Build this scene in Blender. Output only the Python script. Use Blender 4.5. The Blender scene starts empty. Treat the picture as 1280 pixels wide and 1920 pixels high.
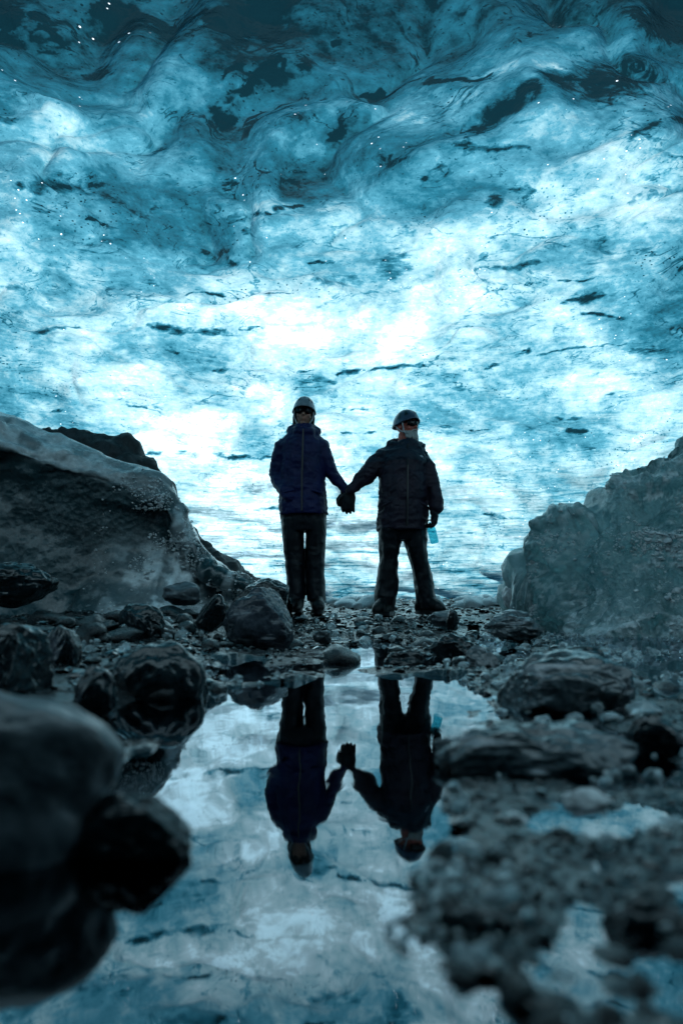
import bpy, bmesh, math, random
import numpy as np
from mathutils import Vector, Matrix, Quaternion
from mathutils.bvhtree import BVHTree

random.seed(7)
rng = np.random.default_rng(7)
S = bpy.context.scene
COL = S.collection
R = math.radians

# ------------------------------------------------------------------ camera
CAM_Z, PITCH, FPX = 0.24, R(7.0), 1280.0
cam_d = bpy.data.cameras.new("camera")
cam = bpy.data.objects.new("camera", cam_d)
COL.objects.link(cam)
cam.location = (0, 0, CAM_Z)
cam.rotation_euler = (R(90) + PITCH, 0, 0)
cam_d.sensor_fit = 'VERTICAL'
cam_d.sensor_height = 36.0
cam_d.sensor_width = 24.0
cam_d.lens = 24.0
cam_d.clip_start = 0.02
cam_d.clip_end = 2000
cam_d.dof.use_dof = True
cam_d.dof.focus_distance = 5.5
cam_d.dof.aperture_fstop = 2.6
S.camera = cam

# ------------------------------------------------------------------ light
SUN_EL, SUN_AZ = 56.0, 8.0        # sun behind the far ice wall
sdir = Vector((math.sin(R(SUN_AZ)) * math.cos(R(SUN_EL)), math.cos(R(SUN_AZ)) * math.cos(R(SUN_EL)), math.sin(R(SUN_EL))))
sun_d = bpy.data.lights.new("sun", 'SUN')
sun_d.energy = 5.0
sun_d.angle = R(0.5)
sun_d.color = (1.0, 0.97, 0.93)
sun = bpy.data.objects.new("sun", sun_d)
sun.rotation_euler = sdir.to_track_quat('Z', 'Y').to_euler()
sun.location = sdir * 60
COL.objects.link(sun)
W = bpy.data.worlds.new("World")
S.world = W
W.use_nodes = True
wn = W.node_tree
wn.nodes.clear()
sky = wn.nodes.new("ShaderNodeTexSky")
sky.sky_type = 'NISHITA'
sky.sun_disc = False
sky.sun_elevation = R(SUN_EL)
sky.sun_rotation = R(SUN_AZ)
sky.dust_density = 0.0
sky.air_density = 1.0
sky.ozone_density = 8.0
bg = wn.nodes.new("ShaderNodeBackground")
bg.inputs[1].default_value = 0.08
wo = wn.nodes.new("ShaderNodeOutputWorld")
wn.links.new(sky.outputs[0], bg.inputs[0])
wn.links.new(bg.outputs[0], wo.inputs[0])
S.view_settings.view_transform = 'Standard'
S.view_settings.look = 'None'
S.view_settings.gamma = 1.0
S.view_settings.exposure = 1.18
S.cycles.use_denoising = True
S.cycles.max_bounces = 6
S.cycles.diffuse_bounces = 3
S.cycles.glossy_bounces = 3
S.cycles.transparent_max_bounces = 8
S.cycles.caustics_reflective = False
S.cycles.caustics_refractive = False
S.cycles.sample_clamp_indirect = 6.0

# ------------------------------------------------------------------ helpers
CP, SP = math.cos(PITCH), math.sin(PITCH)
def P(px, py, Y):
    """world point at distance Y along the floor, seen at photo pixel (px, py)"""
    a, b = (px - 640) / FPX, (960 - py) / FPX
    d = Vector((a, CP - b * SP, SP + b * CP))
    return Vector((0, 0, CAM_Z)) + d * (Y / d.y)
def mpp(py, Y):
    b = (960 - py) / FPX
    return (Y / (CP - b * SP)) / FPX
def ray(px, py):
    a, b = (px - 640) / FPX, (960 - py) / FPX
    return Vector((a, CP - b * SP, SP + b * CP)).normalized()
def floor_at(px, py, z=0.0):
    d = ray(px, py)
    t = (z - CAM_Z) / d.z
    return Vector((0, 0, CAM_Z)) + d * t

def _hash(ix, iy, iz, s):
    h = (ix.astype(np.int64) * 374761393 + iy.astype(np.int64) * 668265263 + iz.astype(np.int64) * 2147483647 + s * 974711) & 0xffffffff
    h = ((h ^ (h >> 13)) * 1274126177) & 0xffffffff
    h = (h ^ (h >> 16)) & 0xffffffff
    h = (h * 2246822519) & 0xffffffff
    h = h ^ (h >> 15)
    return (h & 0xffff) / 65535.0
def vnoise(p, s=0):
    i = np.floor(p).astype(np.int64)
    f = p - i
    u = f * f * f * (f * (f * 6 - 15) + 10)
    out = 0
    for dx in (0, 1):
        for dy in (0, 1):
            for dz in (0, 1):
                w = (u[:, 0] if dx else 1 - u[:, 0]) * (u[:, 1] if dy else 1 - u[:, 1]) * (u[:, 2] if dz else 1 - u[:, 2])
                out = out + w * _hash(i[:, 0] + dx, i[:, 1] + dy, i[:, 2] + dz, s)
    return out * 2 - 1
def fbm(p, octv=4, s=0, gain=0.5):
    a, t, o = 1.0, 0, 0.0
    q = np.array(p, dtype=float)
    for k in range(octv):
        o = o + a * vnoise(q, s + k * 17)
        q = q * 2.03 + 11.7
        a *= gain
    return o
def sstep(x, a, b):
    t = np.clip((x - a) / (b - a), 0, 1)
    return t * t * (3 - 2 * t)

def mesh_np(name, V, F, smooth=True):
    V = np.asarray(V, dtype=np.float32)
    F = np.asarray(F, dtype=np.int32)
    me = bpy.data.meshes.new(name)
    me.vertices.add(len(V))
    me.vertices.foreach_set("co", V.ravel())
    n = F.shape[1]
    me.loops.add(F.size)
    me.loops.foreach_set("vertex_index", F.ravel())
    me.polygons.add(len(F))
    me.polygons.foreach_set("loop_start", np.arange(0, F.size, n, dtype=np.int32))
    me.polygons.foreach_set("use_smooth", np.full(len(F), smooth))
    me.update(calc_edges=True)
    me.validate()
    return me
def grid_faces(nu, nv, flip=False):
    i, j = np.meshgrid(np.arange(nu - 1), np.arange(nv - 1), indexing='ij')
    a = i * nv + j
    f = np.stack([a, a + nv, a + nv + 1, a + 1], -1).reshape(-1, 4)
    return f[:, ::-1] if flip else f
def link(name, me, m=None, parent=None):
    o = bpy.data.objects.new(name, me)
    if m is not None and me is not None and not me.materials:
        me.materials.append(m)
    COL.objects.link(o)
    if parent is not None:
        o.parent = parent
    return o
def tag(o, label, cat, group=None):
    o['label'] = label
    o['category'] = cat
    if group:
        o['group'] = group
    return o
def add_attr(me, name, vals):
    a = me.attributes.new(name, 'FLOAT', 'POINT')
    a.data.foreach_set("value", np.asarray(vals, dtype=np.float32))

# ------------------------------------------------------------------ materials
class NT:
    def __init__(s, name):
        s.m = bpy.data.materials.new(name)
        s.m.use_nodes = True
        s.t = s.m.node_tree
        s.t.nodes.clear()
        s.out = s.n("OutputMaterial")
    def n(s, k, **kw):
        x = s.t.nodes.new("ShaderNode" + k)
        for a, b in kw.items():
            if hasattr(x, a):
                setattr(x, a, b)
            else:
                x.inputs[a.replace('_', ' ')].default_value = b
        return x
    def l(s, a, b):
        s.t.links.new(a, b)
    def val(s, sock, v):
        if hasattr(v, 'is_linked') or hasattr(v, 'links'):
            s.l(v, sock)
        else:
            sock.default_value = v
    def math(s, op, a, b=0.0, clamp=False):
        x = s.n("Math", operation=op, use_clamp=clamp)
        s.val(x.inputs[0], a)
        s.val(x.inputs[1], b)
        return x.outputs[0]
    def coords(s, scale=(1, 1, 1), src='Object'):
        tc = s.n("TexCoord")
        mp = s.n("Mapping")
        mp.inputs['Scale'].default_value = scale
        s.l(tc.outputs[src], mp.inputs[0])
        return mp.outputs[0]
    def noise(s, vec, scale, detail=5, rough=0.55, dist=0.0):
        x = s.n("TexNoise")
        x.inputs['Scale'].default_value = scale
        x.inputs['Detail'].default_value = detail
        x.inputs['Roughness'].default_value = rough
        x.inputs['Distortion'].default_value = dist
        s.l(vec, x.inputs['Vector'])
        return x.outputs['Fac']
    def voro(s, vec, scale, feature='F1'):
        x = s.n("TexVoronoi", feature=feature)
        x.inputs['Scale'].default_value = scale
        s.l(vec, x.inputs['Vector'])
        return x
    def ramp(s, fac, stops, interp='LINEAR'):
        x = s.n("ValToRGB")
        x.color_ramp.interpolation = interp
        e = x.color_ramp.elements
        while len(e) > 1:
            e.remove(e[-1])
        e[0].position = stops[0][0]
        for k, (p, c) in enumerate(stops):
            if k:
                e.new(p)
            e[k].color = (c if len(c) == 4 else (*c, 1)) if hasattr(c, '__len__') else (c, c, c, 1)
        s.l(fac, x.inputs[0])
        return x.outputs[0]
    def bump(s, h, strength, dist, normal=None):
        x = s.n("Bump")
        x.inputs['Strength'].default_value = strength
        x.inputs['Distance'].default_value = dist
        s.l(h, x.inputs['Height'])
        if normal is not None:
            s.l(normal, x.inputs['Normal'])
        return x.outputs[0]
    def principled(s, **kw):
        x = s.n("BsdfPrincipled")
        for a, b in kw.items():
            s.val(x.inputs[a.replace('_', ' ')], b)
        s.l(x.outputs[0], s.out.inputs[0])
        return x

def rock_mat(name, c0, c1, scale=3.0, rough=(0.25, 0.6), bump=0.5, vein=0.0, grain=1.0, coat=0.0):
    scale = scale * 2.6
    t = NT(name)
    oi = t.n("ObjectInfo")
    tc = t.n("TexCoord")
    add = t.n("VectorMath", operation='ADD')
    t.l(tc.outputs['Object'], add.inputs[0])
    cmb = t.n("CombineXYZ")
    t.l(t.math('MULTIPLY', oi.outputs['Random'], 37.0), cmb.inputs[0])
    t.l(cmb.outputs[0], add.inputs[1])
    v = add.outputs[0]
    n1 = t.noise(v, scale, 8, 0.62, 0.4)
    n2 = t.noise(v, scale * 9, 5, 0.6)
    col = t.ramp(n1, [(0.3, c0), (0.62, c1)])
    mx = t.n("MixRGB", blend_type='MULTIPLY')
    mx.inputs[0].default_value = 0.7
    t.l(col, mx.inputs[1])
    t.l(t.ramp(n2, [(0.3, (0.35, 0.37, 0.4)), (0.7, (1.3, 1.3, 1.3))]), mx.inputs[2])
    c = mx.outputs[0]
    if vein > 0:
        mp = t.n("Mapping")
        mp.inputs['Rotation'].default_value = (0.3, 0.9, 0.5)
        mp.inputs['Scale'].default_value = (1, 1, 6)
        t.l(v, mp.inputs[0])
        n3 = t.noise(mp.outputs[0], scale * 0.8, 6, 0.6, 0.8)
        m2 = t.n("MixRGB")
        t.l(t.ramp(n3, [(0.56, 0.0), (0.66, vein)]), m2.inputs[0])
        t.l(c, m2.inputs[1])
        m2.inputs[2].default_value = (0.34, 0.36, 0.38, 1)
        c = m2.outputs[0]
    rg = t.ramp(t.noise(v, scale * 2.3, 4, 0.5), [(0.35, rough[0]), (0.65, rough[1])])
    h = t.math('ADD', t.math('MULTIPLY', n1, 1.0), t.math('MULTIPLY', n2, 0.25 * grain))
    b = t.bump(h, bump, 0.012)
    n4 = t.noise(v, 170, 3, 0.6)
    b = t.bump(n4, 0.5 * grain, 0.0009, b)
    bc = t.bump(t.noise(v, scale * 3, 3, 0.5), 0.5, 0.006)
    t.principled(Base_Color=c, Roughness=rg, Normal=b, Specular_IOR_Level=0.5 if coat < 0.4 else 0.08, Coat_Weight=coat, Coat_Roughness=0.05, Coat_Normal=bc, Coat_IOR=1.42)
    return t.m

M_DARK = rock_mat("wet_dark_rock", (0.002, 0.004, 0.005), (0.010, 0.018, 0.021), 3.0, (0.14, 0.42), 0.8, coat=0.9)
M_SMOOTH = rock_mat("smooth_grey_boulder", (0.028, 0.036, 0.040), (0.11, 0.135, 0.15), 2.2, (0.34, 0.55), 0.2, 0, 0.6, coat=0.25)
M_VEIN = rock_mat("veined_slate", (0.010, 0.014, 0.020), (0.055, 0.065, 0.080), 3.5, (0.15, 0.42), 0.8, 0.6, coat=0.5)
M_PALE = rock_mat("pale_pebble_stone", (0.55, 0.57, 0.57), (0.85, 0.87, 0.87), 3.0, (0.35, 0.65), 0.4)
M_GRAV = rock_mat("wet_gravel_stone", (0.002, 0.005, 0.006), (0.026, 0.042, 0.046), 1.6, (0.05, 0.25), 0.4, coat=1.0)
M_FLAT = rock_mat("wet_flat_slab", (0.006, 0.009, 0.010), (0.10, 0.125, 0.135), 3.0, (0.06, 0.30), 0.8, 0.8, coat=1.0)

# ------------------------------------------------------------------ ice cave ceiling (glacier ice lit from outside)
prof = [(12.1, -0.6), (12.15, 0.3), (12.05, 1.0), (11.75, 1.8), (11.1, 2.6), (10.1, 3.25), (8.8, 3.78), (7.4, 4.12), (6.0, 4.25), (4.7, 4.12), (3.5, 3.86),
        (2.0, 3.58), (0.5, 3.42), (-1.4, 3.0), (-3.2, 2.0), (-4.2, 0.6), (-4.4, -0.6)]   # unseen roof closes down to the floor behind the camera
PA = np.array(prof)
def catmull(pts, n):
    pts = np.asarray(pts, float)
    ext = np.vstack([2 * pts[0] - pts[1], pts, 2 * pts[-1] - pts[-2]])
    k = len(pts) - 1
    out = []
    for u in np.linspace(0, k - 1e-9, n):
        i = int(u); f = u - i
        p0, p1, p2, p3 = ext[i:i + 4]
        out.append(0.5 * (2 * p1 + (p2 - p0) * f + (2 * p0 - 5 * p1 + 4 * p2 - p3) * f * f + (3 * p1 - p0 - 3 * p2 + p3) * f ** 3))
    return np.array(out)
dense = catmull(prof, 3000)
arc = np.concatenate([[0], np.cumsum(np.hypot(*np.diff(dense, axis=0).T))])
VIS = np.interp(3.0, dense[::-1, 0], arc[::-1])          # arc length at which the profile passes above the camera's view
sv = np.concatenate([np.linspace(0, VIS, 520), np.linspace(VIS, arc[-1], 110)[1:]])
prY = np.interp(sv, arc, dense[:, 0]); prZ = np.interp(sv, arc, dense[:, 1])
XH = 8.6
xs = np.concatenate([np.linspace(-XH, -5.6, 50), np.linspace(-5.6, 5.6, 520)[1:-1], np.linspace(5.6, XH, 50)])
nx, ns = len(xs), len(sv)
XX, YY = np.meshgrid(xs, prY, indexing='ij')
_, ZZ = np.meshgrid(xs, prZ, indexing='ij')
kk = np.clip(1 - np.abs(XX / XH) ** 2.6, 0, 1) ** 0.5
Yc = 4.0
base = np.stack([XX, Yc + (YY - Yc) * (0.15 + 0.85 * kk), ZZ * (0.02 + 0.98 * kk ** 0.8)], -1)
def normals(G):
    du = np.gradient(G, axis=0); dv = np.gradient(G, axis=1)
    n = np.cross(du, dv)
    return n / (np.linalg.norm(n, axis=-1, keepdims=True) + 1e-9)
N0 = normals(base)
if N0[nx // 2, 250, 2] < 0:
    N0 = -N0
pf = base.reshape(-1, 3)
# scalloped relief: broad hollows, smaller cusps, bedding ridges
warp = np.stack([fbm(pf * 0.5, 3, 5), fbm(pf * 0.5, 3, 6), fbm(pf * 0.5, 3, 7)], -1)
d1 = fbm(pf * np.array([0.55, 0.55, 0.9]) + warp * 0.35, 3, 21)
rid = 1 - np.abs(fbm(pf * np.array([1.15, 1.0, 1.9]) + warp * 0.6 + 9.1, 4, 33))
d3 = fbm(pf * np.array([2.2, 2.6, 7.0]) + warp, 4, 45)
d4 = fbm(pf * np.array([7.0, 7.0, 16.0]), 3, 51)
rid2 = np.clip(1 - 1.6 * np.abs(fbm(pf * np.array([0.9, 0.75, 1.7]) + warp * 0.5 + 2.2, 2, 37)), 0, 1) ** 2
disp = 0.20 * d1 - 0.075 * rid2 + 0.012 * d3 + 0.006 * d4
G = base + N0 * disp.reshape(nx, ns, 1)
Vv = G.reshape(-1, 3)
Fv = grid_faces(nx, ns)
ceil_me = mesh_np("ice_ceiling", Vv, Fv)

# sediment bands and blobs frozen into the ice, set where they sit on the vault
ci, cj = np.arange(0, nx, 6), np.arange(0, ns, 6)
Gc = G[np.ix_(ci, cj)].reshape(-1, 3)
bvh = BVHTree.FromPolygons([Vector(v) for v in Gc], [tuple(f) for f in grid_faces(len(ci), len(cj))])
def on_vault(px, py):
    h = bvh.ray_cast(Vector((0, 0, CAM_Z)), ray(px, py))
    return np.array(h[0]) if h[0] else np.array(P(px, py, 11))
wq = Vv + 0.06 * np.stack([fbm(Vv * 3.1, 4, 61, .65), fbm(Vv * 3.1, 4, 62, .65), 0.5 * fbm(Vv * np.array([3., 3., 9.]), 5, 63, .7)], -1)
sed = np.zeros(len(Vv))
glow = np.zeros(len(Vv))
def streak(pts, w, s, target, soft=1.0):
    hits = [on_vault(*p) for p in pts]
    if len(hits) == 1:
        hits = hits * 2
    best = np.full(len(Vv), 1e9)
    for a, b in zip(hits[:-1], hits[1:]):
        a = np.asarray(a); b = np.asarray(b)
        ab = b - a; L = max(ab @ ab, 1e-6)
        t = np.clip(((wq - a) @ ab) / L, 0, 1)
        best = np.minimum(best, np.linalg.norm((wq - (a + t[:, None] * ab)) * np.array([1, 1, 1.35]), axis=1) * (1.0 + 0.5 * (2 * t - 1) ** 2))
    dist = np.linalg.norm(np.mean(hits, axis=0) - np.array([0, 0, CAM_Z]))
    r = w * dist / FPX
    v = s * (1 - sstep(best, 0.0, r * (1.0 + 0.5 * soft)))
    np.maximum(target, v, out=target)
D = [
 ([(676, 180), (760, 160), (840, 150), (930, 136)], 10, .95), ([(1150, 150)], 130, .62), ([(1040, 150)], 60, .8), ([(1250, 50)], 110, .62), ([(900, 235), (1000, 165)], 42, .6),
 ([(1185, 262), (1280, 226)], 14, .8), ([(850, 268), (995, 275)], 12, .7), ([(925, 378)], 26, .85), ([(968, 356), (1000, 352)], 12, .7), ([(410, 228)], 46, .72),
 ([(180, 142)], 42, .6), ([(15, 35)], 42, .95), ([(190, 28), (300, 45)], 28, .95), ([(80, 35)], 26, .85), ([(430, 40)], 75, .68), ([(625, 88)], 12, .9),
 ([(630, 250)], 18, .75), ([(163, 418), (195, 423)], 7, 1.0), ([(475, 398), (500, 400)], 9, .95), ([(510, 390), (570, 384)], 8, .8), ([(30, 352), (185, 345)], 22, .55),
 ([(560, 492), (622, 492)], 7, .85), ([(735, 500)], 62, .55), ([(665, 520), (590, 525)], 32, .45), ([(345, 551), (435, 552)], 7, .95), ([(508, 550), (538, 550)], 7, .95),
 ([(278, 611), (330, 619), (428, 626)], 11, .95), ([(445, 615), (502, 616)], 5, .85), ([(400, 692), (452, 688)], 9, .9), ([(570, 716), (625, 714)], 13, .6), ([(632, 700), (700, 692), (806, 684)], 8, 1.0),
 ([(870, 692), (950, 678), (990, 658)], 6, .95), ([(990, 665), (1140, 648), (1275, 635)], 5, .7), ([(1058, 571), (1128, 551)], 12, 1.0), ([(1085, 590), (1172, 594)], 9, 1.0), ([(925, 500), (1005, 495)], 13, .6),
 ([(985, 532), (1040, 526), (1105, 526)], 6, .85), ([(30, 540)], 34, .6), ([(30, 632), (145, 612)], 12, .75), ([(95, 768), (270, 762)], 7, .8), ([(268, 849), (400, 850), (420, 857), (510, 857)], 8, 1.0),
 ([(465, 956), (530, 948)], 6, .9), ([(905, 962), (952, 970)], 6, .95), ([(1065, 804), (1095, 806)], 10, .9), ([(600, 772), (690, 766)], 6, .75), ([(885, 806), (925, 806)], 6, .75),
 ([(1035, 784), (1095, 782)], 6, .7), ([(395, 488), (462, 500)], 10, .65), ([(120, 330), (250, 400)], 30, .35), ([(640, 812), (700, 810)], 6, .9), ([(690, 845), (760, 850)], 6, .6),
 ([(560, 700), (590, 696)], 5, .8), ([(300, 655), (330, 655)], 6, .5), ([(0, 590), (40, 585)], 8, .5), ([(820, 900), (880, 905)], 5, .5), ([(860, 1000), (960, 1005)], 5, .5), ([(1140, 740), (1260, 720)], 7, .45),
 ([(1180, 660), (1250, 655)], 12, .5), ([(790, 345), (840, 320)], 9, .6), ([(600, 380), (660, 384)], 5, .7), ([(380, 470), (420, 480)], 16, .5), ([(560, 110)], 40, .5), ([(700, 290), (760, 300)], 24, .45), ([(300, 270)], 40, .45)]
for pts, w, s in D:
    streak(pts, w, s, sed)
B = [([(660, 610)], 300, .55), ([(700, 640)], 150, .9), ([(480, 650), (620, 640)], 60, .9), ([(890, 555)], 85, 1.0), ([(330, 830)], 120, .7), ([(130, 690), (260, 700)], 50, .6), ([(450, 900), (450, 1000)], 70, .6), ([(1050, 240)], 60, .75), ([(1270, 170), (1180, 240)], 30, .75),
     ([(700, 210), (760, 215)], 45, .7), ([(870, 190)], 50, .6), ([(930, 130), (1050, 128)], 16, .85), ([(560, 262)], 50, .6), ([(300, 20)], 40, .55), ([(60, 210), (200, 300), (330, 330)], 40, .45),
     ([(950, 440), (1250, 330)], 90, .7), ([(40, 470), (150, 560)], 60, .6), ([(330, 130)], 50, .35)]
for pts, w, s in B:
    streak(pts, w, s, glow, 3.0)  # sun glow and other bright patches put into the ice colour
add_attr(ceil_me, "sediment", sed)
add_attr(ceil_me, "pale_glow", glow)
# roof thickens nearer, then is thinned unseen overhead to add light; wall foot thicker
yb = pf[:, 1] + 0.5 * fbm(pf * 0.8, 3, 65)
thk_shade = np.interp(yb, [-4.0, -1.2, -0.3, 0.4, 2.2, 2.75, 3.6, 5.0, 6.6, 8.2, 9.6], [1.0, 0.95, 0.55, -0.38, -0.38, 0.50, 0.58, 0.37, 0.19, 0.02, -0.06])  # thin overhead for top light, thick behind so camera-facing sides stay dark
thin = sstep(fbm(pf * np.array([1.1, 1.1, 1.1]) + 3.3, 3, 68), 0.0, 0.28) * (1 - sstep(yb, 1.7, 2.5)) * sstep(yb, 0.0, 0.8)  # thin patches added in the unseen roof for fill and glints
thk_shade = thk_shade * (1 - thin) - 0.3 * thin - 0.65 * np.clip(disp, -0.25, 0.25)  # hollows lighter, ridges darker: relief shading added through the ice colour
thk_shade += 0.20 * (1 - sstep(pf[:, 2] + 0.12 * fbm(pf * np.array([.6, .6, 2]), 3, 66), 0.1, 1.3)) + 0.07 * sstep(pf[:, 0], 0.8, 3.4) + 0.10 * sstep(-pf[:, 0], 2.0, 4.5) * sstep(pf[:, 2], 2.0, 3.2)
add_attr(ceil_me, "thickness", thk_shade)
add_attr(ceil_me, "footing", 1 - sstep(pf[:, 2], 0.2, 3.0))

t = NT("glacier_ice")
def at(n):
    x = t.n("Attribute", attribute_name=n)
    return x.outputs['Fac']
v = t.coords()
bed = t.coords((1.0, 1.0, 5.0))
nA = t.noise(v, 0.8, 8, 0.66, 0.25)                 # clouds of clear and bubbly ice
nB = t.noise(bed, 1.6, 7, 0.66, 0.5)                # bedding
nC = t.noise(bed, 6.5, 5, 0.65, 0.3)
nS = t.noise(v, 26.0, 3, 0.6)                       # grit
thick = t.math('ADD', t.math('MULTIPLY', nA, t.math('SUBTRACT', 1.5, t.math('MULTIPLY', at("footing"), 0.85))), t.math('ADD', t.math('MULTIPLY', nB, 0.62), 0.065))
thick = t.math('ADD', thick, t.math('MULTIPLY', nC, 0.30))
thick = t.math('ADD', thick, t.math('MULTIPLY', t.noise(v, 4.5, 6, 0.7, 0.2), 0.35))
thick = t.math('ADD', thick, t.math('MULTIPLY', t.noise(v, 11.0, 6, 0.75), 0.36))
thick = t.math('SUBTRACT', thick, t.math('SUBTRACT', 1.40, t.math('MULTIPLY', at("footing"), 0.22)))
thick = t.math('SUBTRACT', thick, t.math('MULTIPLY', at("pale_glow"), 0.31))
thick = t.math('ADD', thick, at("thickness"))  # thick also carries the painted glow and relief shading
nD = t.noise(t.coords((1.2, 1.2, 9.0)), 5.0, 6, 0.7, 0.3)
sedn = t.math('ADD', at("sediment"), t.math('MULTIPLY', t.math('SUBTRACT', nD, 0.54), 1.5))
sedn = t.math('MULTIPLY', t.ramp(sedn, [(0.10, 0.0), (0.85, 1.0)]), t.ramp(at("sediment"), [(0.0, 0.0), (0.3, 1.0)]))
fac = t.math('ADD', t.math('ADD', thick, 0.10), t.math('MULTIPLY', sedn, 0.72), True)
# thin dark bedding films, commonest low on the wall
film = t.noise(t.coords((0.7, 0.7, 16.0)), 1.5, 7, 0.62, 0.6)
film = t.ramp(film, [(0.52, 0.0), (0.66, 0.55)])
fac = t.math('ADD', fac, t.math('MULTIPLY', film, t.math('ADD', 0.12, t.math('MULTIPLY', at("footing"), 0.6))), True)
film2 = t.noise(t.coords((0.9, 0.9, 11.0)), 1.7, 8, 0.7, 0.6)
film2 = t.ramp(film2, [(0.54, 0.0), (0.66, 0.34)])
fac = t.math('ADD', fac, t.math('MULTIPLY', film2, at("footing")), True)
# thin silt layers: long bent lines following the bedding
for sc, fq, wd, st in (((0.55, 0.55, 4.2), 1.0, 0.007, 0.35), ((0.8, 0.8, 5.0), 1.9, 0.006, 0.28)):
    ln = t.noise(t.coords(sc), fq, 5, 0.55, 0.7)
    ln = t.math('ABSOLUTE', t.math('SUBTRACT', ln, 0.5))
    ln = t.ramp(ln, [(0.0, 1.0), (wd, 0.7), (wd * 2.2, 0.0)])
    mk = t.ramp(t.noise(v, fq * 1.3, 5, 0.65), [(0.50, 0.0), (0.60, st)])
    fac = t.math('ADD', fac, t.math('MULTIPLY', ln, mk), True)
# grit specks
vg = t.voro(v, 16.0)
spk = t.ramp(vg.outputs['Distance'], [(0.10, 1.0), (0.22, 0.0)])
spk = t.math('MULTIPLY', spk, t.ramp(t.noise(v, 1.3, 4, 0.6), [(0.54, 0.0), (0.66, 0.75)]))
fac = t.math('ADD', fac, spk, True)
grit = t.ramp(nS, [(0.62, 0.0), (0.72, 0.22)])
fac = t.math('ADD', fac, grit, True)
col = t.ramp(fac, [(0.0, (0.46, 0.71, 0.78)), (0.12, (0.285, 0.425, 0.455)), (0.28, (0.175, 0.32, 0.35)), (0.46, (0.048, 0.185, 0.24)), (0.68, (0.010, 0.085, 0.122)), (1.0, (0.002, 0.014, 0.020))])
# air bubbles
vb = t.voro(v, 11.0)
bub = t.ramp(vb.outputs['Distance'], [(0.07, 1.0), (0.11, 0.0)])
bub = t.math('MULTIPLY', bub, t.ramp(t.noise(t.coords((2.2, 0.8, 0.8)), 1.1, 3, 0.5), [(0.56, 0.0), (0.62, 1.0)]))
mb = t.n("MixRGB")
t.l(bub, mb.inputs[0]); t.l(col, mb.inputs[1]); mb.inputs[2].default_value = (0.85, 0.96, 1, 1)
colr = mb.outputs[0]
h = t.math('ADD', t.math('MULTIPLY', t.noise(bed, 4.0, 5, 0.6, 0.3), 1.0), t.math('MULTIPLY', nS, 0.15))
bn = t.bump(h, 0.28, 0.10)
tr = t.n("BsdfTranslucent"); t.l(colr, tr.inputs[0]); t.l(bn, tr.inputs['Normal'])
df = t.n("BsdfDiffuse"); t.l(colr, df.inputs[0]); t.l(bn, df.inputs['Normal'])
mix = t.n("MixShader"); mix.inputs[0].default_value = 0.22
t.l(tr.outputs[0], mix.inputs[1]); t.l(df.outputs[0], mix.inputs[2])
gl = t.n("BsdfGlossy"); gl.inputs['Roughness'].default_value = 0.12; t.l(bn, gl.inputs['Normal'])
fr = t.n("Fresnel"); fr.inputs[0].default_value = 1.31; t.l(bn, fr.inputs['Normal'])
m2 = t.n("MixShader"); t.l(t.math('MULTIPLY', fr.outputs[0], 0.2), m2.inputs[0]); t.l(mix.outputs[0], m2.inputs[1]); t.l(gl.outputs[0], m2.inputs[2])
t.l(m2.outputs[0], t.out.inputs[0])
ceil = link("ice_ceiling", ceil_me, t.m)
ceil['kind'] = 'structure'

# ------------------------------------------------------------------ ground
pool_px = [(560, 1285), (640, 1262), (740, 1268), (830, 1262), (925, 1290), (905, 1330), (800, 1395), (830, 1440), (905, 1480), (870, 1560), (800, 1640), (800, 1700), (780, 1760),
           (800, 1830), (900, 1860), (980, 1960), (-300, 1960), (-300, 1600), (60, 1560), (200, 1500), (240, 1420), (250, 1330), (380, 1295), (470, 1285)]
pool = np.array([[*floor_at(*p).xy] for p in pool_px])
def poly_sd(x, y, poly):
    d = np.full(x.shape, 1e9); ins = np.zeros(x.shape, bool)
    n = len(poly)
    for i in range(n):
        ax, ay = poly[i]; bx, by = poly[(i + 1) % n]
        ex, ey = bx - ax, by - ay
        tt = np.clip(((x - ax) * ex + (y - ay) * ey) / (ex * ex + ey * ey + 1e-12), 0, 1)
        d = np.minimum(d, np.hypot(x - ax - tt * ex, y - ay - tt * ey))
        c = ((ay > y) != (by > y)) & (x < (bx - ax) * (y - ay) / (by - ay + 1e-12) + ax)
        ins ^= c
    return np.where(ins, -d, d)
PUDDLES = [np.array([[*floor_at(*p).xy] for p in q]) for q in (
    [(625, 1212), (740, 1206), (765, 1228), (700, 1243), (620, 1240)], [(895, 1190), (985, 1186), (1010, 1205), (940, 1222), (885, 1210)], [(395, 1240), (470, 1232), (520, 1245), (470, 1262), (400, 1258)],
    [(790, 1240), (850, 1245), (830, 1256), (780, 1252)], [(1010, 1182), (1180, 1178), (1290, 1200), (1330, 1290), (1240, 1310), (1170, 1260), (1040, 1215)])]
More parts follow.
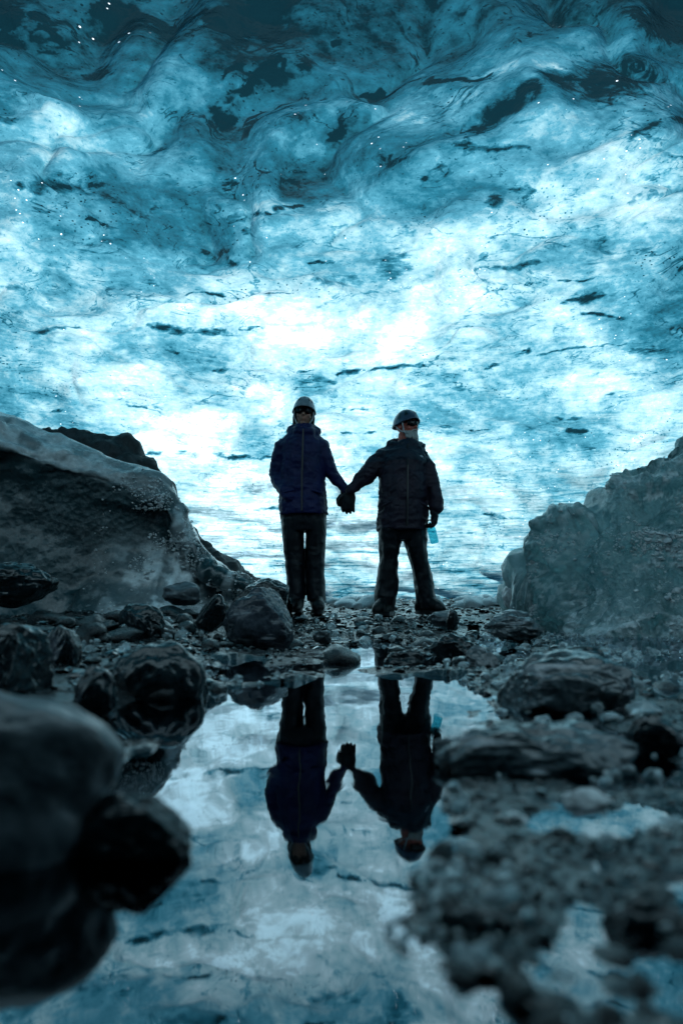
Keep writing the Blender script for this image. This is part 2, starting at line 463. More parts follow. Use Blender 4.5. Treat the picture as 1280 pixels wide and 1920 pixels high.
def ground_z(x, y):
    x = np.asarray(x, float); y = np.asarray(y, float)
    shp = x.shape
    xf, yf = x.ravel(), y.ravel()
    p3 = np.stack([xf, yf, 0 * xf], -1)
    z = np.interp(yf, [-5, 0.2, 1.2, 2.0, 2.7, 3.3, 4.0, 5.5, 7.0, 8.2, 9.5, 14, 80], [0.02, 0.008, 0.006, 0.000, 0.000, 0.003, 0.022, 0.088, 0.17, 0.20, 0.06, 0.0, 0.0])
    left = sstep(-xf - 0.12 * yf, 0.05, 0.5)
    z = z + left * np.interp(yf, [0, 1, 2, 3, 4, 6, 9], [0.0, 0.015, 0.045, 0.10, 0.10, 0.06, 0.0])
    right = sstep(xf - 0.18 * yf, 0.0, 0.35)
    z = z - right * np.interp(yf, [0, 1.4, 2.2, 3, 4.2, 5.2], [0.0, 0.0, 0.016, 0.028, 0.055, 0.0])
    shal = sstep(xf - 0.145 * yf, -0.02, 0.10 + 0.02 * yf) * (1 - sstep(yf, 4.4, 5.2)) * sstep(yf, 0.2, 0.35)
    z = z * (1 - shal) - 0.0015 * shal
    near_r = sstep(xf, 0.02, 0.16) * (1 - sstep(yf, 0.75, 1.0))
    z = z + near_r * 0.0
    sd = poly_sd(xf, yf, pool)
    sd = sd + 0.05 * fbm(p3 * 7, 4, 71) * np.clip(yf, .4, 1.5)
    for q in PUDDLES:
        sd = np.minimum(sd, poly_sd(xf, yf, q) + 0.02 * fbm(p3 * 8, 3, 72) * np.clip(yf, .3, 2))
    w = np.clip(yf, 0.5, 2.0)
    z = np.where(sd < 0, -0.012 - 0.05 * sstep(-sd, 0, 0.18 * w), z * sstep(sd, -0.01, 0.10 * w))
    fade = np.clip(yf / 2.5, 0.25, 1)
    fade = fade * np.where(sd < 0, 0.4, 1.0)
    z = z + fade * (0.022 - 0.008 * shal) * fbm(p3 * 2.7, 4, 73) + fade * 0.012 * fbm(p3 * 9, 3, 74)
    z = z + 0.006 * shal * (1 - sstep(yf, 1.0, 1.6)) * fbm(p3 * 22, 3, 76) + 0.0022 * shal * (1 - sstep(yf, 1.0, 1.6))
    return z.reshape(shp)
gy = np.concatenate([[-60, -20, -8], np.linspace(-5, 0.2, 20), 0.2 + (np.linspace(0, 1, 420)[1:] ** 2.2) * 6.8, np.linspace(7.05, 13, 90), [16, 30, 80, 300]])
gxh = np.concatenate([np.linspace(0, 1, 240) ** 1.7 * 5.5, np.linspace(5.6, 9, 14), [14, 40, 120, 300]])
gx = np.concatenate([-gxh[::-1], gxh[1:]])
GX, GY = np.meshgrid(gx, gy, indexing='ij')
GZ = ground_z(GX, GY)
gme = mesh_np("ground", np.stack([GX, GY, GZ], -1).reshape(-1, 3), grid_faces(len(gx), len(gy)))
t = NT("wet_silt_ground")
v = t.coords()
n1 = t.noise(v, 5, 6, 0.6)
n2 = t.noise(v, 60, 4, 0.65)
vv = t.voro(v, 45)
c = t.ramp(n2, [(0.3, (0.004, 0.006, 0.007)), (0.7, (0.035, 0.042, 0.045))])
b = t.bump(t.math('ADD', n2, t.math('MULTIPLY', vv.outputs['Distance'], -0.8)), 0.35, 0.008)
t.principled(Base_Color=c, Roughness=t.ramp(n1, [(0.35, 0.04), (0.6, 0.22)]), Normal=b)
ground = link("ground", gme, t.m)
ground['kind'] = 'structure'

# ------------------------------------------------------------------ meltwater
wy = np.linspace(0.15, 5.2, 60); wx = np.linspace(-3.2, 3.4, 60)
WX, WY = np.meshgrid(wx, wy, indexing='ij')
wme = mesh_np("water", np.stack([WX, WY, 0 * WX], -1).reshape(-1, 3), grid_faces(60, 60))
t = NT("still_meltwater")
v = t.coords((1, 0.55, 1))
h = t.math('ADD', t.noise(v, 4.5, 2, 0.5, 0.3), t.math('MULTIPLY', t.noise(v, 22, 2, 0.5), 0.10))
bn = t.bump(h, 0.16, 0.012)
fr = t.n("Fresnel"); fr.inputs[0].default_value = 2.6
t.l(bn, fr.inputs['Normal'])
gl = t.n("BsdfGlossy"); gl.inputs['Roughness'].default_value = 0.022; gl.inputs[0].default_value = (0.84, 0.93, 1, 1)
t.l(bn, gl.inputs['Normal'])
tp = t.n("BsdfTransparent"); tp.inputs[0].default_value = (0.07, 0.14, 0.16, 1)
mx = t.n("MixShader")
t.l(fr.outputs[0], mx.inputs[0]); t.l(tp.outputs[0], mx.inputs[1]); t.l(gl.outputs[0], mx.inputs[2])
t.l(mx.outputs[0], t.out.inputs[0])
water = link("water", wme, t.m)
water['kind'] = 'structure'

# ------------------------------------------------------------------ rock makers
def ico(sub):
    bm = bmesh.new()
    bmesh.ops.create_icosphere(bm, subdivisions=sub, radius=1.0)
    V = np.array([v.co[:] for v in bm.verts]); F = np.array([[q.index for q in f.verts] for f in bm.faces])
    bm.free()
    return V, F
ICO = {k: ico(k) for k in (2, 3, 5, 6)}
def rock_shape(sub, seed, rough=0.25, facets=0, fine=0.03, boxy=0.0):
    V, F = ICO[sub]
    V = V.copy()
    r = random.Random(seed)
    if boxy:
        V = np.sign(V) * np.abs(V) ** (1 - boxy)
        V = V / np.abs(V).max()
    n = V / np.linalg.norm(V, axis=1, keepdims=True)
    V = V * (1 + rough * fbm(n * 1.1 + seed * 3.7, 3, seed))[:, None]
    for k in range(facets):
        d = np.array([r.gauss(0, 1), r.gauss(0, 1), r.gauss(0, .8)]); d /= np.linalg.norm(d)
        lim = r.uniform(0.55, 0.85)
        s = V @ d
        V = V - np.outer(np.maximum(s - lim, 0) * 0.88, d)
    if fine:
        V = V * (1 + fine * fbm(n * 5 + seed, 4, seed + 5) + fine * 0.3 * fbm(n * 17 + seed, 2, seed + 8))[:, None]
    V = V / np.abs(V).max(axis=0)
    return V, F

def boulder(name, label, cat, box, Y, mat, seed, dr=0.8, rough=0.22, facets=0, fine=0.03, boxy=0.0, rot=0.0, sink=0.0, tilt=0.0, group=None):
    """a boulder whose silhouette fills the photo box at distance Y; sink = metres of it below the lower edge"""
    x0, y0, x1, y1 = box
    a = P((x0 + x1) / 2, (y0 + y1) / 2, Y)
    m = mpp((y0 + y1) / 2, Y)
    rx, rz = (x1 - x0) / 2 * m, (y1 - y0) / 2 * m + sink / 2
    V, F = rock_shape(6 if (x1 - x0) > 90 else 5, seed, rough, facets, fine, boxy)
    cz, sz = math.cos(rot), math.sin(rot)
    V = V @ np.array([[cz, sz, 0], [-sz, cz, 0], [0, 0, 1]])
    if tilt:
        ct, st = math.cos(tilt), math.sin(tilt)
        V = V @ np.array([[ct, 0, st], [0, 1, 0], [-st, 0, ct]])
    V = V / np.abs(V).max(axis=0)
    V = V * np.array([rx, rx * dr, rz])
    o = link(name, mesh_np(name, V, F), mat)
    o.location = (a.x, a.y, a.z - sink / 2)
    return tag(o, label, cat, group)

BK = "boulder"
boulder("boulder", "large smooth pale grey boulder at the left edge of the pool, nearest of all", BK, (-280, 1297, 242, 1690), 0.70, M_SMOOTH, 3, 0.62, 0.15, 0, 0.016, 0.2, 0.2, 0.03)
boulder("boulder", "rounded dark boulder with a domed top standing in the pool's back left corner", BK, (207, 1203, 392, 1328), 1.72, M_DARK, 11, 0.8, 0.16, 0, 0.015, 0.1, 0.0, 0.05)
boulder("boulder", "small low dark boulder in the pool, just right of the big smooth pale boulder", BK, (160, 1483, 372, 1620), 0.68, M_DARK, 19, 0.55, 0.22, 5, 0.035, 0.1, 0.4, 0.02)
boulder("boulder", "dark blocky rock mass rising behind the big smooth pale boulder", BK, (-150, 1150, 125, 1330), 1.55, M_DARK, 23, 0.7, 0.22, 3, 0.03, 0.15, 0.1, 0.05)
boulder("boulder", "squat rock with a lit shoulder beside the dark blocky mass at the left", BK, (75, 1172, 162, 1250), 1.95, M_DARK, 27, 0.8, 0.2, 1, 0.03, 0.1, 0.1, 0.04)
boulder("boulder", "small black rock wedged between the domed boulder and the smooth pale boulder", BK, (138, 1248, 225, 1345), 1.40, M_DARK, 31, 0.8, 0.2, 2, 0.03, 0.1, 0.1, 0.04)
boulder("boulder", "grey hunched rock lying in the gravel behind the domed boulder", BK, (208, 1131, 312, 1208), 2.9, M_DARK, 35, 0.8, 0.25, 2, 0.03, 0.05, 0.5, 0.05)
boulder("boulder", "low grey rock at the foot of the left ice bank", BK, (300, 1090, 378, 1122), 4.0, M_SMOOTH, 39, 0.8, 0.2, 1, 0.03, 0.05, 0.3, 0.05)
boulder("boulder", "black angular rock touching the left side of the veined slate boulder", BK, (366, 1114, 438, 1172), 3.35, M_DARK, 42, 0.8, 0.25, 4, 0.02, 0.0, 0.9, 0.05)
boulder("boulder", "big faceted slate boulder with pale veins beside the person in navy", BK, (420, 1097, 560, 1222), 3.15, M_VEIN, 47, 0.8, 0.16, 5, 0.025, 0.1, 0.5, 0.06, 0.35)
boulder("boulder", "dark rounded rock close behind the veined slate boulder", BK, (436, 1083, 548, 1170), 3.75, M_DARK, 52, 0.8, 0.2, 2, 0.03, 0.1, 0.2, 0.05, 0.3)
boulder("boulder", "dark rock under the overhang of the left ice bank at the frame edge", BK, (-60, 1052, 108, 1125), 3.3, M_DARK, 56, 0.7, 0.2, 2, 0.03, 0.1, 0.2, 0.05)
boulder("boulder", "wet black rock with a broad pale top right of the pool", BK, (922, 1220, 1180, 1362), 1.52, M_FLAT, 61, 0.75, 0.22, 3, 0.03, 0.1, 0.3, 0.04, 0.12)
boulder("boulder", "long dark rock ridge just behind the pale topped black rock", BK, (975, 1212, 1150, 1280), 1.95, M_DARK, 66, 0.6, 0.25, 2, 0.04, 0.0, 0.3, 0.04, 0.2)
boulder("boulder", "broad flat wet slab jutting into the pool from the right", BK, (783, 1343, 1200, 1490), 1.02, M_FLAT, 71, 0.5, 0.24, 2, 0.045, 0.0, 0.1, 0.02, 0.04)
boulder("boulder", "black rounded rock at the right frame edge behind the flat slab", BK, (1165, 1335, 1290, 1440), 1.12, M_DARK, 76, 0.8, 0.2, 2, 0.02, 0.1, 0.1, 0.03)
boulder("boulder", "dark layered stone at the water's edge in front of the bottle holder", BK, (800, 1184, 890, 1234), 2.75, M_DARK, 81, 0.8, 0.22, 3, 0.05, 0.0, 0.4, 0.04)
boulder("boulder", "low wet stone between the layered stone and the pale topped black rock", BK, (868, 1208, 936, 1262), 2.3, M_FLAT, 86, 0.8, 0.25, 3, 0.05, 0.0, 0.2, 0.03, 0.2)
boulder("boulder", "flat dark stone in the icy shallows before the right ice mass", BK, (903, 1143, 1014, 1190), 3.4, M_FLAT, 91, 0.8, 0.25, 2, 0.05, 0.0, 0.2, 0.04, 0.15)
boulder("boulder", "low dark stone half sunk at the middle of the pool's far shore", BK, (712, 1218, 800, 1250), 2.5, M_DARK, 96, 0.7, 0.3, 2, 0.06, 0.0, 0.2, 0.03)
boulder("boulder", "pale icy boulder tucked beside the tip of the right ice mass", BK, (938, 1074, 1010, 1140), 5.1, M_PALE, 101, 0.8, 0.2, 1, 0.03, 0.0, 0.2, 0.06)
boulder("boulder", "flat pale slab beside the boots of the person with the bottle", BK, (800, 1140, 862, 1168), 4.2, M_SMOOTH, 106, 0.8, 0.25, 3, 0.03, 0.1, 0.2, 0.03)
boulder("boulder", "small black upright stone right of the flat pale slab", BK, (832, 1142, 858, 1172), 4.0, M_DARK, 108, 0.8, 0.25, 3, 0.03, 0.1, 0.2, 0.03)
boulder("boulder", "small stone with a pale tip in the gravel before the person in navy", BK, (586, 1178, 624, 1200), 3.3, M_FLAT, 113, 0.8, 0.25, 3, 0.03, 0.0, 0.2, 0.02)
boulder("boulder", "pale oblong stone on the near gravel just below the flat wet slab", BK, (1055, 1476, 1148, 1535), 0.83, M_PALE, 118, 0.6, 0.2, 2, 0.03, 0.1, 0.1, 0.005, 0.15)
boulder("boulder", "pale lumpy stone at the pool's right shore on the near gravel", BK, (918, 1522, 1004, 1585), 0.77, M_PALE, 123, 0.7, 0.3, 2, 0.06, 0.0, 0.3, 0.005)
boulder("boulder", "dark ragged stone at the pool's right shore low in the foreground", BK, (785, 1690, 965, 1835), 0.53, M_DARK, 128, 0.7, 0.28, 3, 0.06, 0.0, 0.3, 0.0)
boulder("boulder", "black hump of wet rock in the lower right corner of the gravel", BK, (1080, 1690, 1330, 1880), 0.53, M_DARK, 133, 0.7, 0.25, 2, 0.05, 0.0, 0.2, 0.01)
boulder("boulder", "small dark oval stone standing in the water at the bottom right", BK, (926, 1822, 982, 1895), 0.45, M_DARK, 138, 0.8, 0.2, 2, 0.03, 0.0, 0.2, 0.0)

# ------------------------------------------------------------------ countable cobbles
def variants(n, sub, seed0, mat, rough=0.28, facets=2, fine=0.04):
    out = []
    for k in range(n):
        V, F = rock_shape(sub, seed0 + k * 7, rough, facets, fine)
        me = mesh_np("stone", V, F)
        me.materials.append(mat)
        out.append(me)
    return out
VAR_D = variants(7, 3, 300, M_DARK)
VAR_G = variants(7, 3, 400, M_GRAV, 0.25, 1)
VAR_P = variants(6, 3, 500, M_PALE, 0.2, 1, 0.02)
def gz(x, y):
    return float(ground_z(np.array([x]), np.array([y]))[0])
def cobble(me, x, y, size, flat, label, group, name="cobble"):
    o = bpy.data.objects.new(name, me)
    o.scale = (size * random.uniform(.8, 1.25), size * random.uniform(.8, 1.2), size * flat)
    o.rotation_euler = (random.uniform(-.25, .25), random.uniform(-.25, .25), random.uniform(0, 6.28))
    o.location = (x, y, gz(x, y) + size * flat * 0.35)
    COL.objects.link(o)
    return tag(o, label,  "stone" if name != "ice_chunk" else "ice chunk", group)
rr = random.Random(5)
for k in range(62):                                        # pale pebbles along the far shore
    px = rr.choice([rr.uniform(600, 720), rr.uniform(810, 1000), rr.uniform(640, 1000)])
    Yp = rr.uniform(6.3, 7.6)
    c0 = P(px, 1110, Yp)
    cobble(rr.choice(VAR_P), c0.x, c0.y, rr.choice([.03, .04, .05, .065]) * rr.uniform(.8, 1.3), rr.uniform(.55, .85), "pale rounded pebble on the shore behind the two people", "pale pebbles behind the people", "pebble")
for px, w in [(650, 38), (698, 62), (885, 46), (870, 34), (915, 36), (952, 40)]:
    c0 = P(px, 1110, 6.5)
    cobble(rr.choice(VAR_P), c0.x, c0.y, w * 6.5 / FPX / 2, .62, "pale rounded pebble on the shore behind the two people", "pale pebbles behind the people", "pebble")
def scatter(n, xr, yr, sizes, vars_, label, group, flat=(.45, .75), name="cobble"):
    k = 0; tries = 0
    while k < n and tries < n * 20:
        tries += 1
        px = rr.uniform(*xr); py = rr.uniform(*yr)
        c0 = floor_at(px, py, 0.03 if py > 1210 else 0.06)
        if c0.y > 7 or c0.y < 0.3:
            continue
        if gz(c0.x, c0.y) < -0.012:
            continue
        s = rr.choice(sizes) * rr.uniform(.8, 1.3)
        cobble(rr.choice(vars_), c0.x, c0.y, s, rr.uniform(*flat), label, group, name)
        k += 1
scatter(55, (90, 430), (1120, 1215), [.03, .04, .055, .07], VAR_D + VAR_G, "dark wet cobble in the gravel below the left ice bank", "cobbles below the left ice bank")
scatter(50, (545, 860), (1150, 1215), [.02, .03, .04, .055], VAR_D + VAR_G, "dark wet cobble in the gravel in front of the people's boots", "cobbles before the people")
scatter(16, (860, 1280), (1150, 1300), [.02, .03, .045], VAR_D + VAR_G, "dark wet cobble in the shallows before the right ice mass", "cobbles in the right shallows")
scatter(30, (820, 1280), (1480, 1900), [.005, .007, .010, .013], VAR_D + VAR_G + VAR_G, "wet cobble on the near gravel right of the pool", "cobbles on the near gravel")
scatter(20, (150, 420), (1215, 1330), [.015, .02, .03], VAR_D + VAR_G, "dark wet cobble around the domed boulder left of the pool", "cobbles around the domed boulder")

# ------------------------------------------------------------------ gravel and ice crumbs (uncountable)
def swarm(name, bases, pos, siz, flat, mat):
    Vs, Fs, off = [], [], 0
    for k in range(len(pos)):
        V, F = bases[k % len(bases)]
        a, b, c = rng.uniform(0, 6.28), rng.normal(0, .22), rng.normal(0, .22)
        ca, sa = math.cos(a), math.sin(a)
        q = V * np.array([siz[k] * rng.uniform(.75, 1.3), siz[k] * rng.uniform(.75, 1.2), siz[k] * flat * rng.uniform(.7, 1.3)])
        q = q @ np.array([[1, 0, 0], [0, math.cos(b), math.sin(b)], [0, -math.sin(b), math.cos(b)]])
        q = q @ np.array([[ca, sa, 0], [-sa, ca, 0], [0, 0, 1]])
        Vs.append(q + pos[k]); Fs.append(F + off); off += len(V)
    o = link(name, mesh_np(name, np.vstack(Vs), np.vstack(Fs), False), mat)
    o['kind'] = 'stuff'
    return o
SB = [rock_shape(2, 700 + k, .35, 2, 0) for k in range(9)]
SB = [(V, F) for V, F in SB]
def gravel_points(n, ylo, yhi, bias=1.0):
    # denser towards the camera: even on the picture rather than on the floor
    y = ylo * (yhi / ylo) ** (rng.uniform(0, 1, n) ** bias)
    x = rng.uniform(-0.62, 0.62, n) * y
    return x, y
x1, y1 = gravel_points(15000, 1.6, 8.6, 0.75)
s1 = 0.0036 * y1 ** 0.55 * np.exp(rng.normal(0.45, 0.5, len(y1)))
z1 = ground_z(x1, y1)
k1 = ((z1 > 0.004) & (rng.uniform(0, 1, len(z1)) < 0.55 + 0.45 * sstep(y1, 3.2, 4.6))) | ((z1 > -0.02) & (rng.uniform(0, 1, len(z1)) < 0.07))
o = swarm("gravel", SB, np.stack([x1, y1, z1 + s1 * 0.15], -1)[k1], s1[k1], 0.36, M_GRAV)
tag(o, "dark wet gravel spread over the cave floor", "gravel")
x2, y2 = gravel_points(9500, 0.36, 1.7)
s2 = 0.0028 * np.exp(rng.normal(0.1, 0.5, len(y2)))
z2 = ground_z(x2, y2)
k2 = ((z2 > 0.0015) & (rng.uniform(0, 1, len(z2)) < 0.8)) | ((z2 > -0.02) & (rng.uniform(0, 1, len(z2)) < 0.10))
o = swarm("gravel", SB, np.stack([x2, y2, z2 + s2 * 0.2], -1)[k2], s2[k2], 0.38, M_GRAV)
tag(o, "fine wet gravel around the near pool", "gravel")
# clear ice crumbs on the right shore
t = NT("ice_crumb")
ga = t.n("BsdfGlass"); ga.inputs['Roughness'].default_value = 0.03; ga.inputs['IOR'].default_value = 1.31; ga.inputs[0].default_value = (0.9, 0.98, 1, 1)
pa = t.n("BsdfPrincipled"); pa.inputs['Base Color'].default_value = (0.6, 0.72, 0.75, 1); pa.inputs['Roughness'].default_value = 0.1
ms = t.n("MixShader"); ms.inputs[0].default_value = 0.35
t.l(ga.outputs[0], ms.inputs[1]); t.l(pa.outputs[0], ms.inputs[2]); t.l(ms.outputs[0], t.out.inputs[0])
M_CRUMB = t.m
x3, y3 = gravel_points(4200, 0.42, 5.2)
keep = (fbm(np.stack([x3 * 3, y3 * 3, 0 * x3], -1), 3, 81) + 0.25 * (y3 > 1.6) - 0.45 * (x3 < 0.12 * y3 + 0.02) > 0.05)
x3, y3 = x3[keep], y3[keep]
s3 = 0.0046 * y3 ** 0.6 * np.exp(rng.normal(0.25, 0.65, len(y3)))
s3 = np.minimum(s3, 0.007 + 0.005 * y3)
z3 = ground_z(x3, y3); k3 = z3 > -0.012
n4 = 1500
y4 = rng.uniform(1.9, 4.75, n4); x4 = y4 * rng.uniform(0.22, 0.62, n4)
k4 = fbm(np.stack([x4 * 4, y4 * 4, 0 * x4], -1), 3, 83) + 0.55 * sstep(y4, 3.0, 4.5) > 0.10
x4, y4 = x4[k4], y4[k4]
s4 = 0.006 * np.exp(rng.normal(0.2, 0.5, len(y4)))
z4 = np.maximum(ground_z(x4, y4), 0.0)
x3, y3, s3, z3 = np.concatenate([x3[k3], x4]), np.concatenate([y3[k3], y4]), np.concatenate([s3[k3], s4]), np.concatenate([z3[k3], z4])
o = swarm("ice_crumbs", SB, np.stack([x3, y3, z3 + s3 * 0.7], -1), s3, 0.8, M_CRUMB)
tag(o, "clear ice crumbs scattered over the wet gravel", "ice crumbs")

VAR_I = variants(6, 3, 620, M_CRUMB, 0.35, 4, 0.05)
scatter(24, (840, 1280), (1470, 1890), [.004, .006, .008, .010], VAR_I, "small clear ice chunk on the near gravel right of the pool", "ice chunks on the near gravel", (.6, .9), "ice_chunk")
scatter(30, (930, 1280), (1140, 1330), [.012, .018, .025], VAR_I, "clear ice chunk in the shallows before the right ice mass", "ice chunks in the right shallows", (.5, .8), "ice_chunk")
scatter(16, (120, 520), (1150, 1330), [.010, .014, .02], VAR_I, "clear ice chunk among the dark rocks left of the pool", "ice chunks left of the pool", (.5, .8), "ice_chunk")
# ------------------------------------------------------------------ ice banks
def ice_mat(name, c0, c1, crust, pit=0.6, gloss=0.09, pits=22, trans=0.0):
    t = NT(name)
    v = t.coords()
    n1 = t.noise(v, 2.6, 9, 0.72, 0.3)
    n2 = t.noise(v, 17, 6, 0.68, 0.2)
    vo = t.voro(v, pits)
    c = t.ramp(n1, [(0.32, c0), (0.68, c1)])
    mx = t.n("MixRGB")
    cr = t.math('MULTIPLY', t.ramp(n2, [(0.52, 0.0), (0.66, 1.0)]), t.ramp(t.noise(v, 1.7, 3, 0.5), [(0.45, 0.0), (0.62, crust)]))
    fa = t.n("Attribute", attribute_name="frost_shine")  # white crust, together with sheen and glints put into the colour
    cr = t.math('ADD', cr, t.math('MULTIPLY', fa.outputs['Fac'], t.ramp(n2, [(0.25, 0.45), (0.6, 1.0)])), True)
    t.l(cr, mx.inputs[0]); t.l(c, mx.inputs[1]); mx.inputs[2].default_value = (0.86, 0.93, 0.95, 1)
    h = t.math('ADD', t.math('MULTIPLY', vo.outputs['Distance'], pit), t.math('MULTIPLY', n2, 0.9))
    h = t.math('ADD', h, t.math('MULTIPLY', t.noise(v, 55, 3, 0.6), 0.15))
    msk = t.ramp(t.noise(v, 1.2, 3, 0.5), [(0.40, 0.15), (0.60, 1.0)])
    bn = t.bump(t.math('MULTIPLY', h, msk), 0.7, 0.035)
    pr = t.principled(Base_Color=mx.outputs[0], Roughness=t.ramp(n2, [(0.3, gloss), (0.7, gloss + 0.22)]), Normal=bn, Specular_IOR_Level=0.45, Coat_Weight=0.35, Coat_Roughness=0.05)
    if trans:
        tr = t.n("BsdfTranslucent"); t.l(mx.outputs[0], tr.inputs[0]); t.l(bn, tr.inputs['Normal'])
        gg = t.n("BsdfGlass"); gg.inputs[0].default_value = (0.62, 0.88, 0.90, 1); gg.inputs['Roughness'].default_value = 0.06; gg.inputs['IOR'].default_value = 1.31; t.l(bn, gg.inputs['Normal'])
        m0 = t.n("MixShader"); t.l(t.math('MULTIPLY', t.math('SUBTRACT', 1.0, cr), 0.42), m0.inputs[0])
        t.l(pr.outputs[0], m0.inputs[1]); t.l(gg.outputs[0], m0.inputs[2]); pr = m0
        ms = t.n("MixShader"); ms.inputs[0].default_value = trans
        t.l(pr.outputs[0], ms.inputs[1]); t.l(tr.outputs[0], ms.inputs[2]); t.l(ms.outputs[0], t.out.inputs[0])
    return t.m
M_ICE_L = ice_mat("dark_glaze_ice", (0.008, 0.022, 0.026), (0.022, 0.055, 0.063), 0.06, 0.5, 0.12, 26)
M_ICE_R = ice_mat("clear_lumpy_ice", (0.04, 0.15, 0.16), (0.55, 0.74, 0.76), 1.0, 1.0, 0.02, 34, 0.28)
M_RUB = rock_mat("rubble_bank_dirt", (0.006, 0.008, 0.009), (0.03, 0.033, 0.036), 5.0, (0.4, 0.7), 1.0, 0, 2.0)

t = NT("frost_glint_grain")
ga = t.n("BsdfGlass"); ga.inputs['Roughness'].default_value = 0.05; ga.inputs['IOR'].default_value = 1.31; ga.inputs[0].default_value = (0.9, 0.98, 1, 1)
pa = t.n("BsdfPrincipled"); pa.inputs['Base Color'].default_value = (0.88, 0.93, 0.95, 1); pa.inputs['Roughness'].default_value = 0.15
ms = t.n("MixShader"); ms.inputs[0].default_value = 0.6
t.l(ga.outputs[0], ms.inputs[1]); t.l(pa.outputs[0], ms.inputs[2]); t.l(ms.outputs[0], t.out.inputs[0])
M_FROST_GLINT = t.m
def bank(name, label, cat, mat, crest, base_py, Ycrest, front, back=1.2, nu=260, prof_fn=None, rough=(0.05, 0.02), seed=0, frost_shine=None, lumps=None, crust=None):
    """solid bank: crest line given as (px, py) list at distance Ycrest; cross-section front(v)->(toward camera, height share)"""
    cx = np.array([c[0] for c in crest], float); cy = np.array([c[1] for c in crest], float)
    us = np.linspace(cx[0], cx[-1], nu)
    rows = []
    tv = np.concatenate([np.linspace(0, 1, 90), 1 + np.linspace(0, 1, 26)[1:]])
    for px in us:
        py = np.interp(px, cx, cy)
        Yc_ = Ycrest(px)
        c = P(px, py, Yc_)
        by = base_py(px)
        row = []
        for v_ in tv:
            if v_ <= 1:
                fy, fz = front(v_, px)
                zb = -0.12
                z = zb + (c.z - zb) * fz
                y = c.y - fy
                x = c.x * (y / c.y) ** 0.0
            else:
                w = v_ - 1
                y = c.y + back * w
                z = c.z * (1 - w ** 1.6) - 0.15 * w
                x = c.x
            row.append((x, y, z))
        rows.append(row)
    A = np.array(rows)
    n = normals(A)
    p = A.reshape(-1, 3)
    d = rough[0] * fbm(p * 2.2 + seed, 4, 90 + seed) + rough[1] * fbm(p * 9 + seed, 4, 95 + seed)
    if n[nu // 2, 100, 2] < 0:
        n = -n
    if lumps is not None:
        d = d + lumps(us[:, None] + 0 * tv[None, :], 0 * us[:, None] + tv[None, :], p).ravel()
    A = A + n * d.reshape(A.shape[0], A.shape[1], 1)
    # close the ends with a skirt pulled inward
    me = mesh_np(name, A.reshape(-1, 3), grid_faces(*A.shape[:2]))
    UU, TV = np.meshgrid(us, tv, indexing='ij')
    add_attr(me, "frost_shine", np.clip(frost_shine(UU.ravel(), TV.ravel(), p), 0, 1) if frost_shine else np.zeros(len(p)))
    o = link(name, me, mat)
    if crust:  # places the pale grains added for glints
        w = crust(UU.ravel(), TV.ravel(), p)
        sel = rng.choice(len(w), size=2200, p=w / w.sum())
        pos = A.reshape(-1, 3)[sel] + rng.normal(0, 0.004, (2200, 3))
        cr = swarm("frost_glints", SB, pos, 0.0055 * np.exp(rng.normal(0, 0.5, 2200)), 0.8, M_FROST_GLINT)  # pale grains added so the bank shows glints
        cr.parent = o
    return tag(o, label, cat)

# left bank: smooth ledge tinted pale as the ceiling's reflection, dark undercut face, flared foot
def front_left(v, px):
    h = np.clip((430 - px) / 500, 0.1, 1.0)
    k = [(0, 0.75 + 0.10 * h, 0.0), (0.14, 0.46, 0.13), (0.30, 0.26, 0.32), (0.50, 0.16, 0.56), (0.64, 0.15, 0.71), (0.74, 0.21, 0.79), (0.82, 0.29, 0.84), (0.90, 0.26, 0.90), (0.95, 0.17, 0.955), (1, 0.0, 1.0)]
    ks = np.array(k)
    return np.interp(v, ks[:, 0], ks[:, 1]) * (0.55 + 0.6 * h) + 0.55 * max(0.0, min(1.0, (px - 170) / 160)) * max(0.0, 1 - v / 0.6) ** 1.7, np.interp(v, ks[:, 0], ks[:, 2])
def smooth_front(fn, px):
    vs = np.linspace(0, 1, 61)
    f = np.array([fn(v, px) for v in vs])
    ker = np.array([1, 2, 3, 4, 3, 2, 1.]); ker /= ker.sum()
    g = np.stack([np.convolve(np.pad(f[:, i], 3, mode='reflect', reflect_type='odd'), ker, 'valid') for i in range(2)], -1)
    return vs, g
_cache = {}
def sm(fn):
    def inner(v, px):
        key = (fn.__name__, round(px))
        if key not in _cache:
            _cache[key] = smooth_front(fn, px)
        vs, g = _cache[key]
        return np.interp(v, vs, g[:, 0]), np.interp(v, vs, g[:, 1])
    return inner
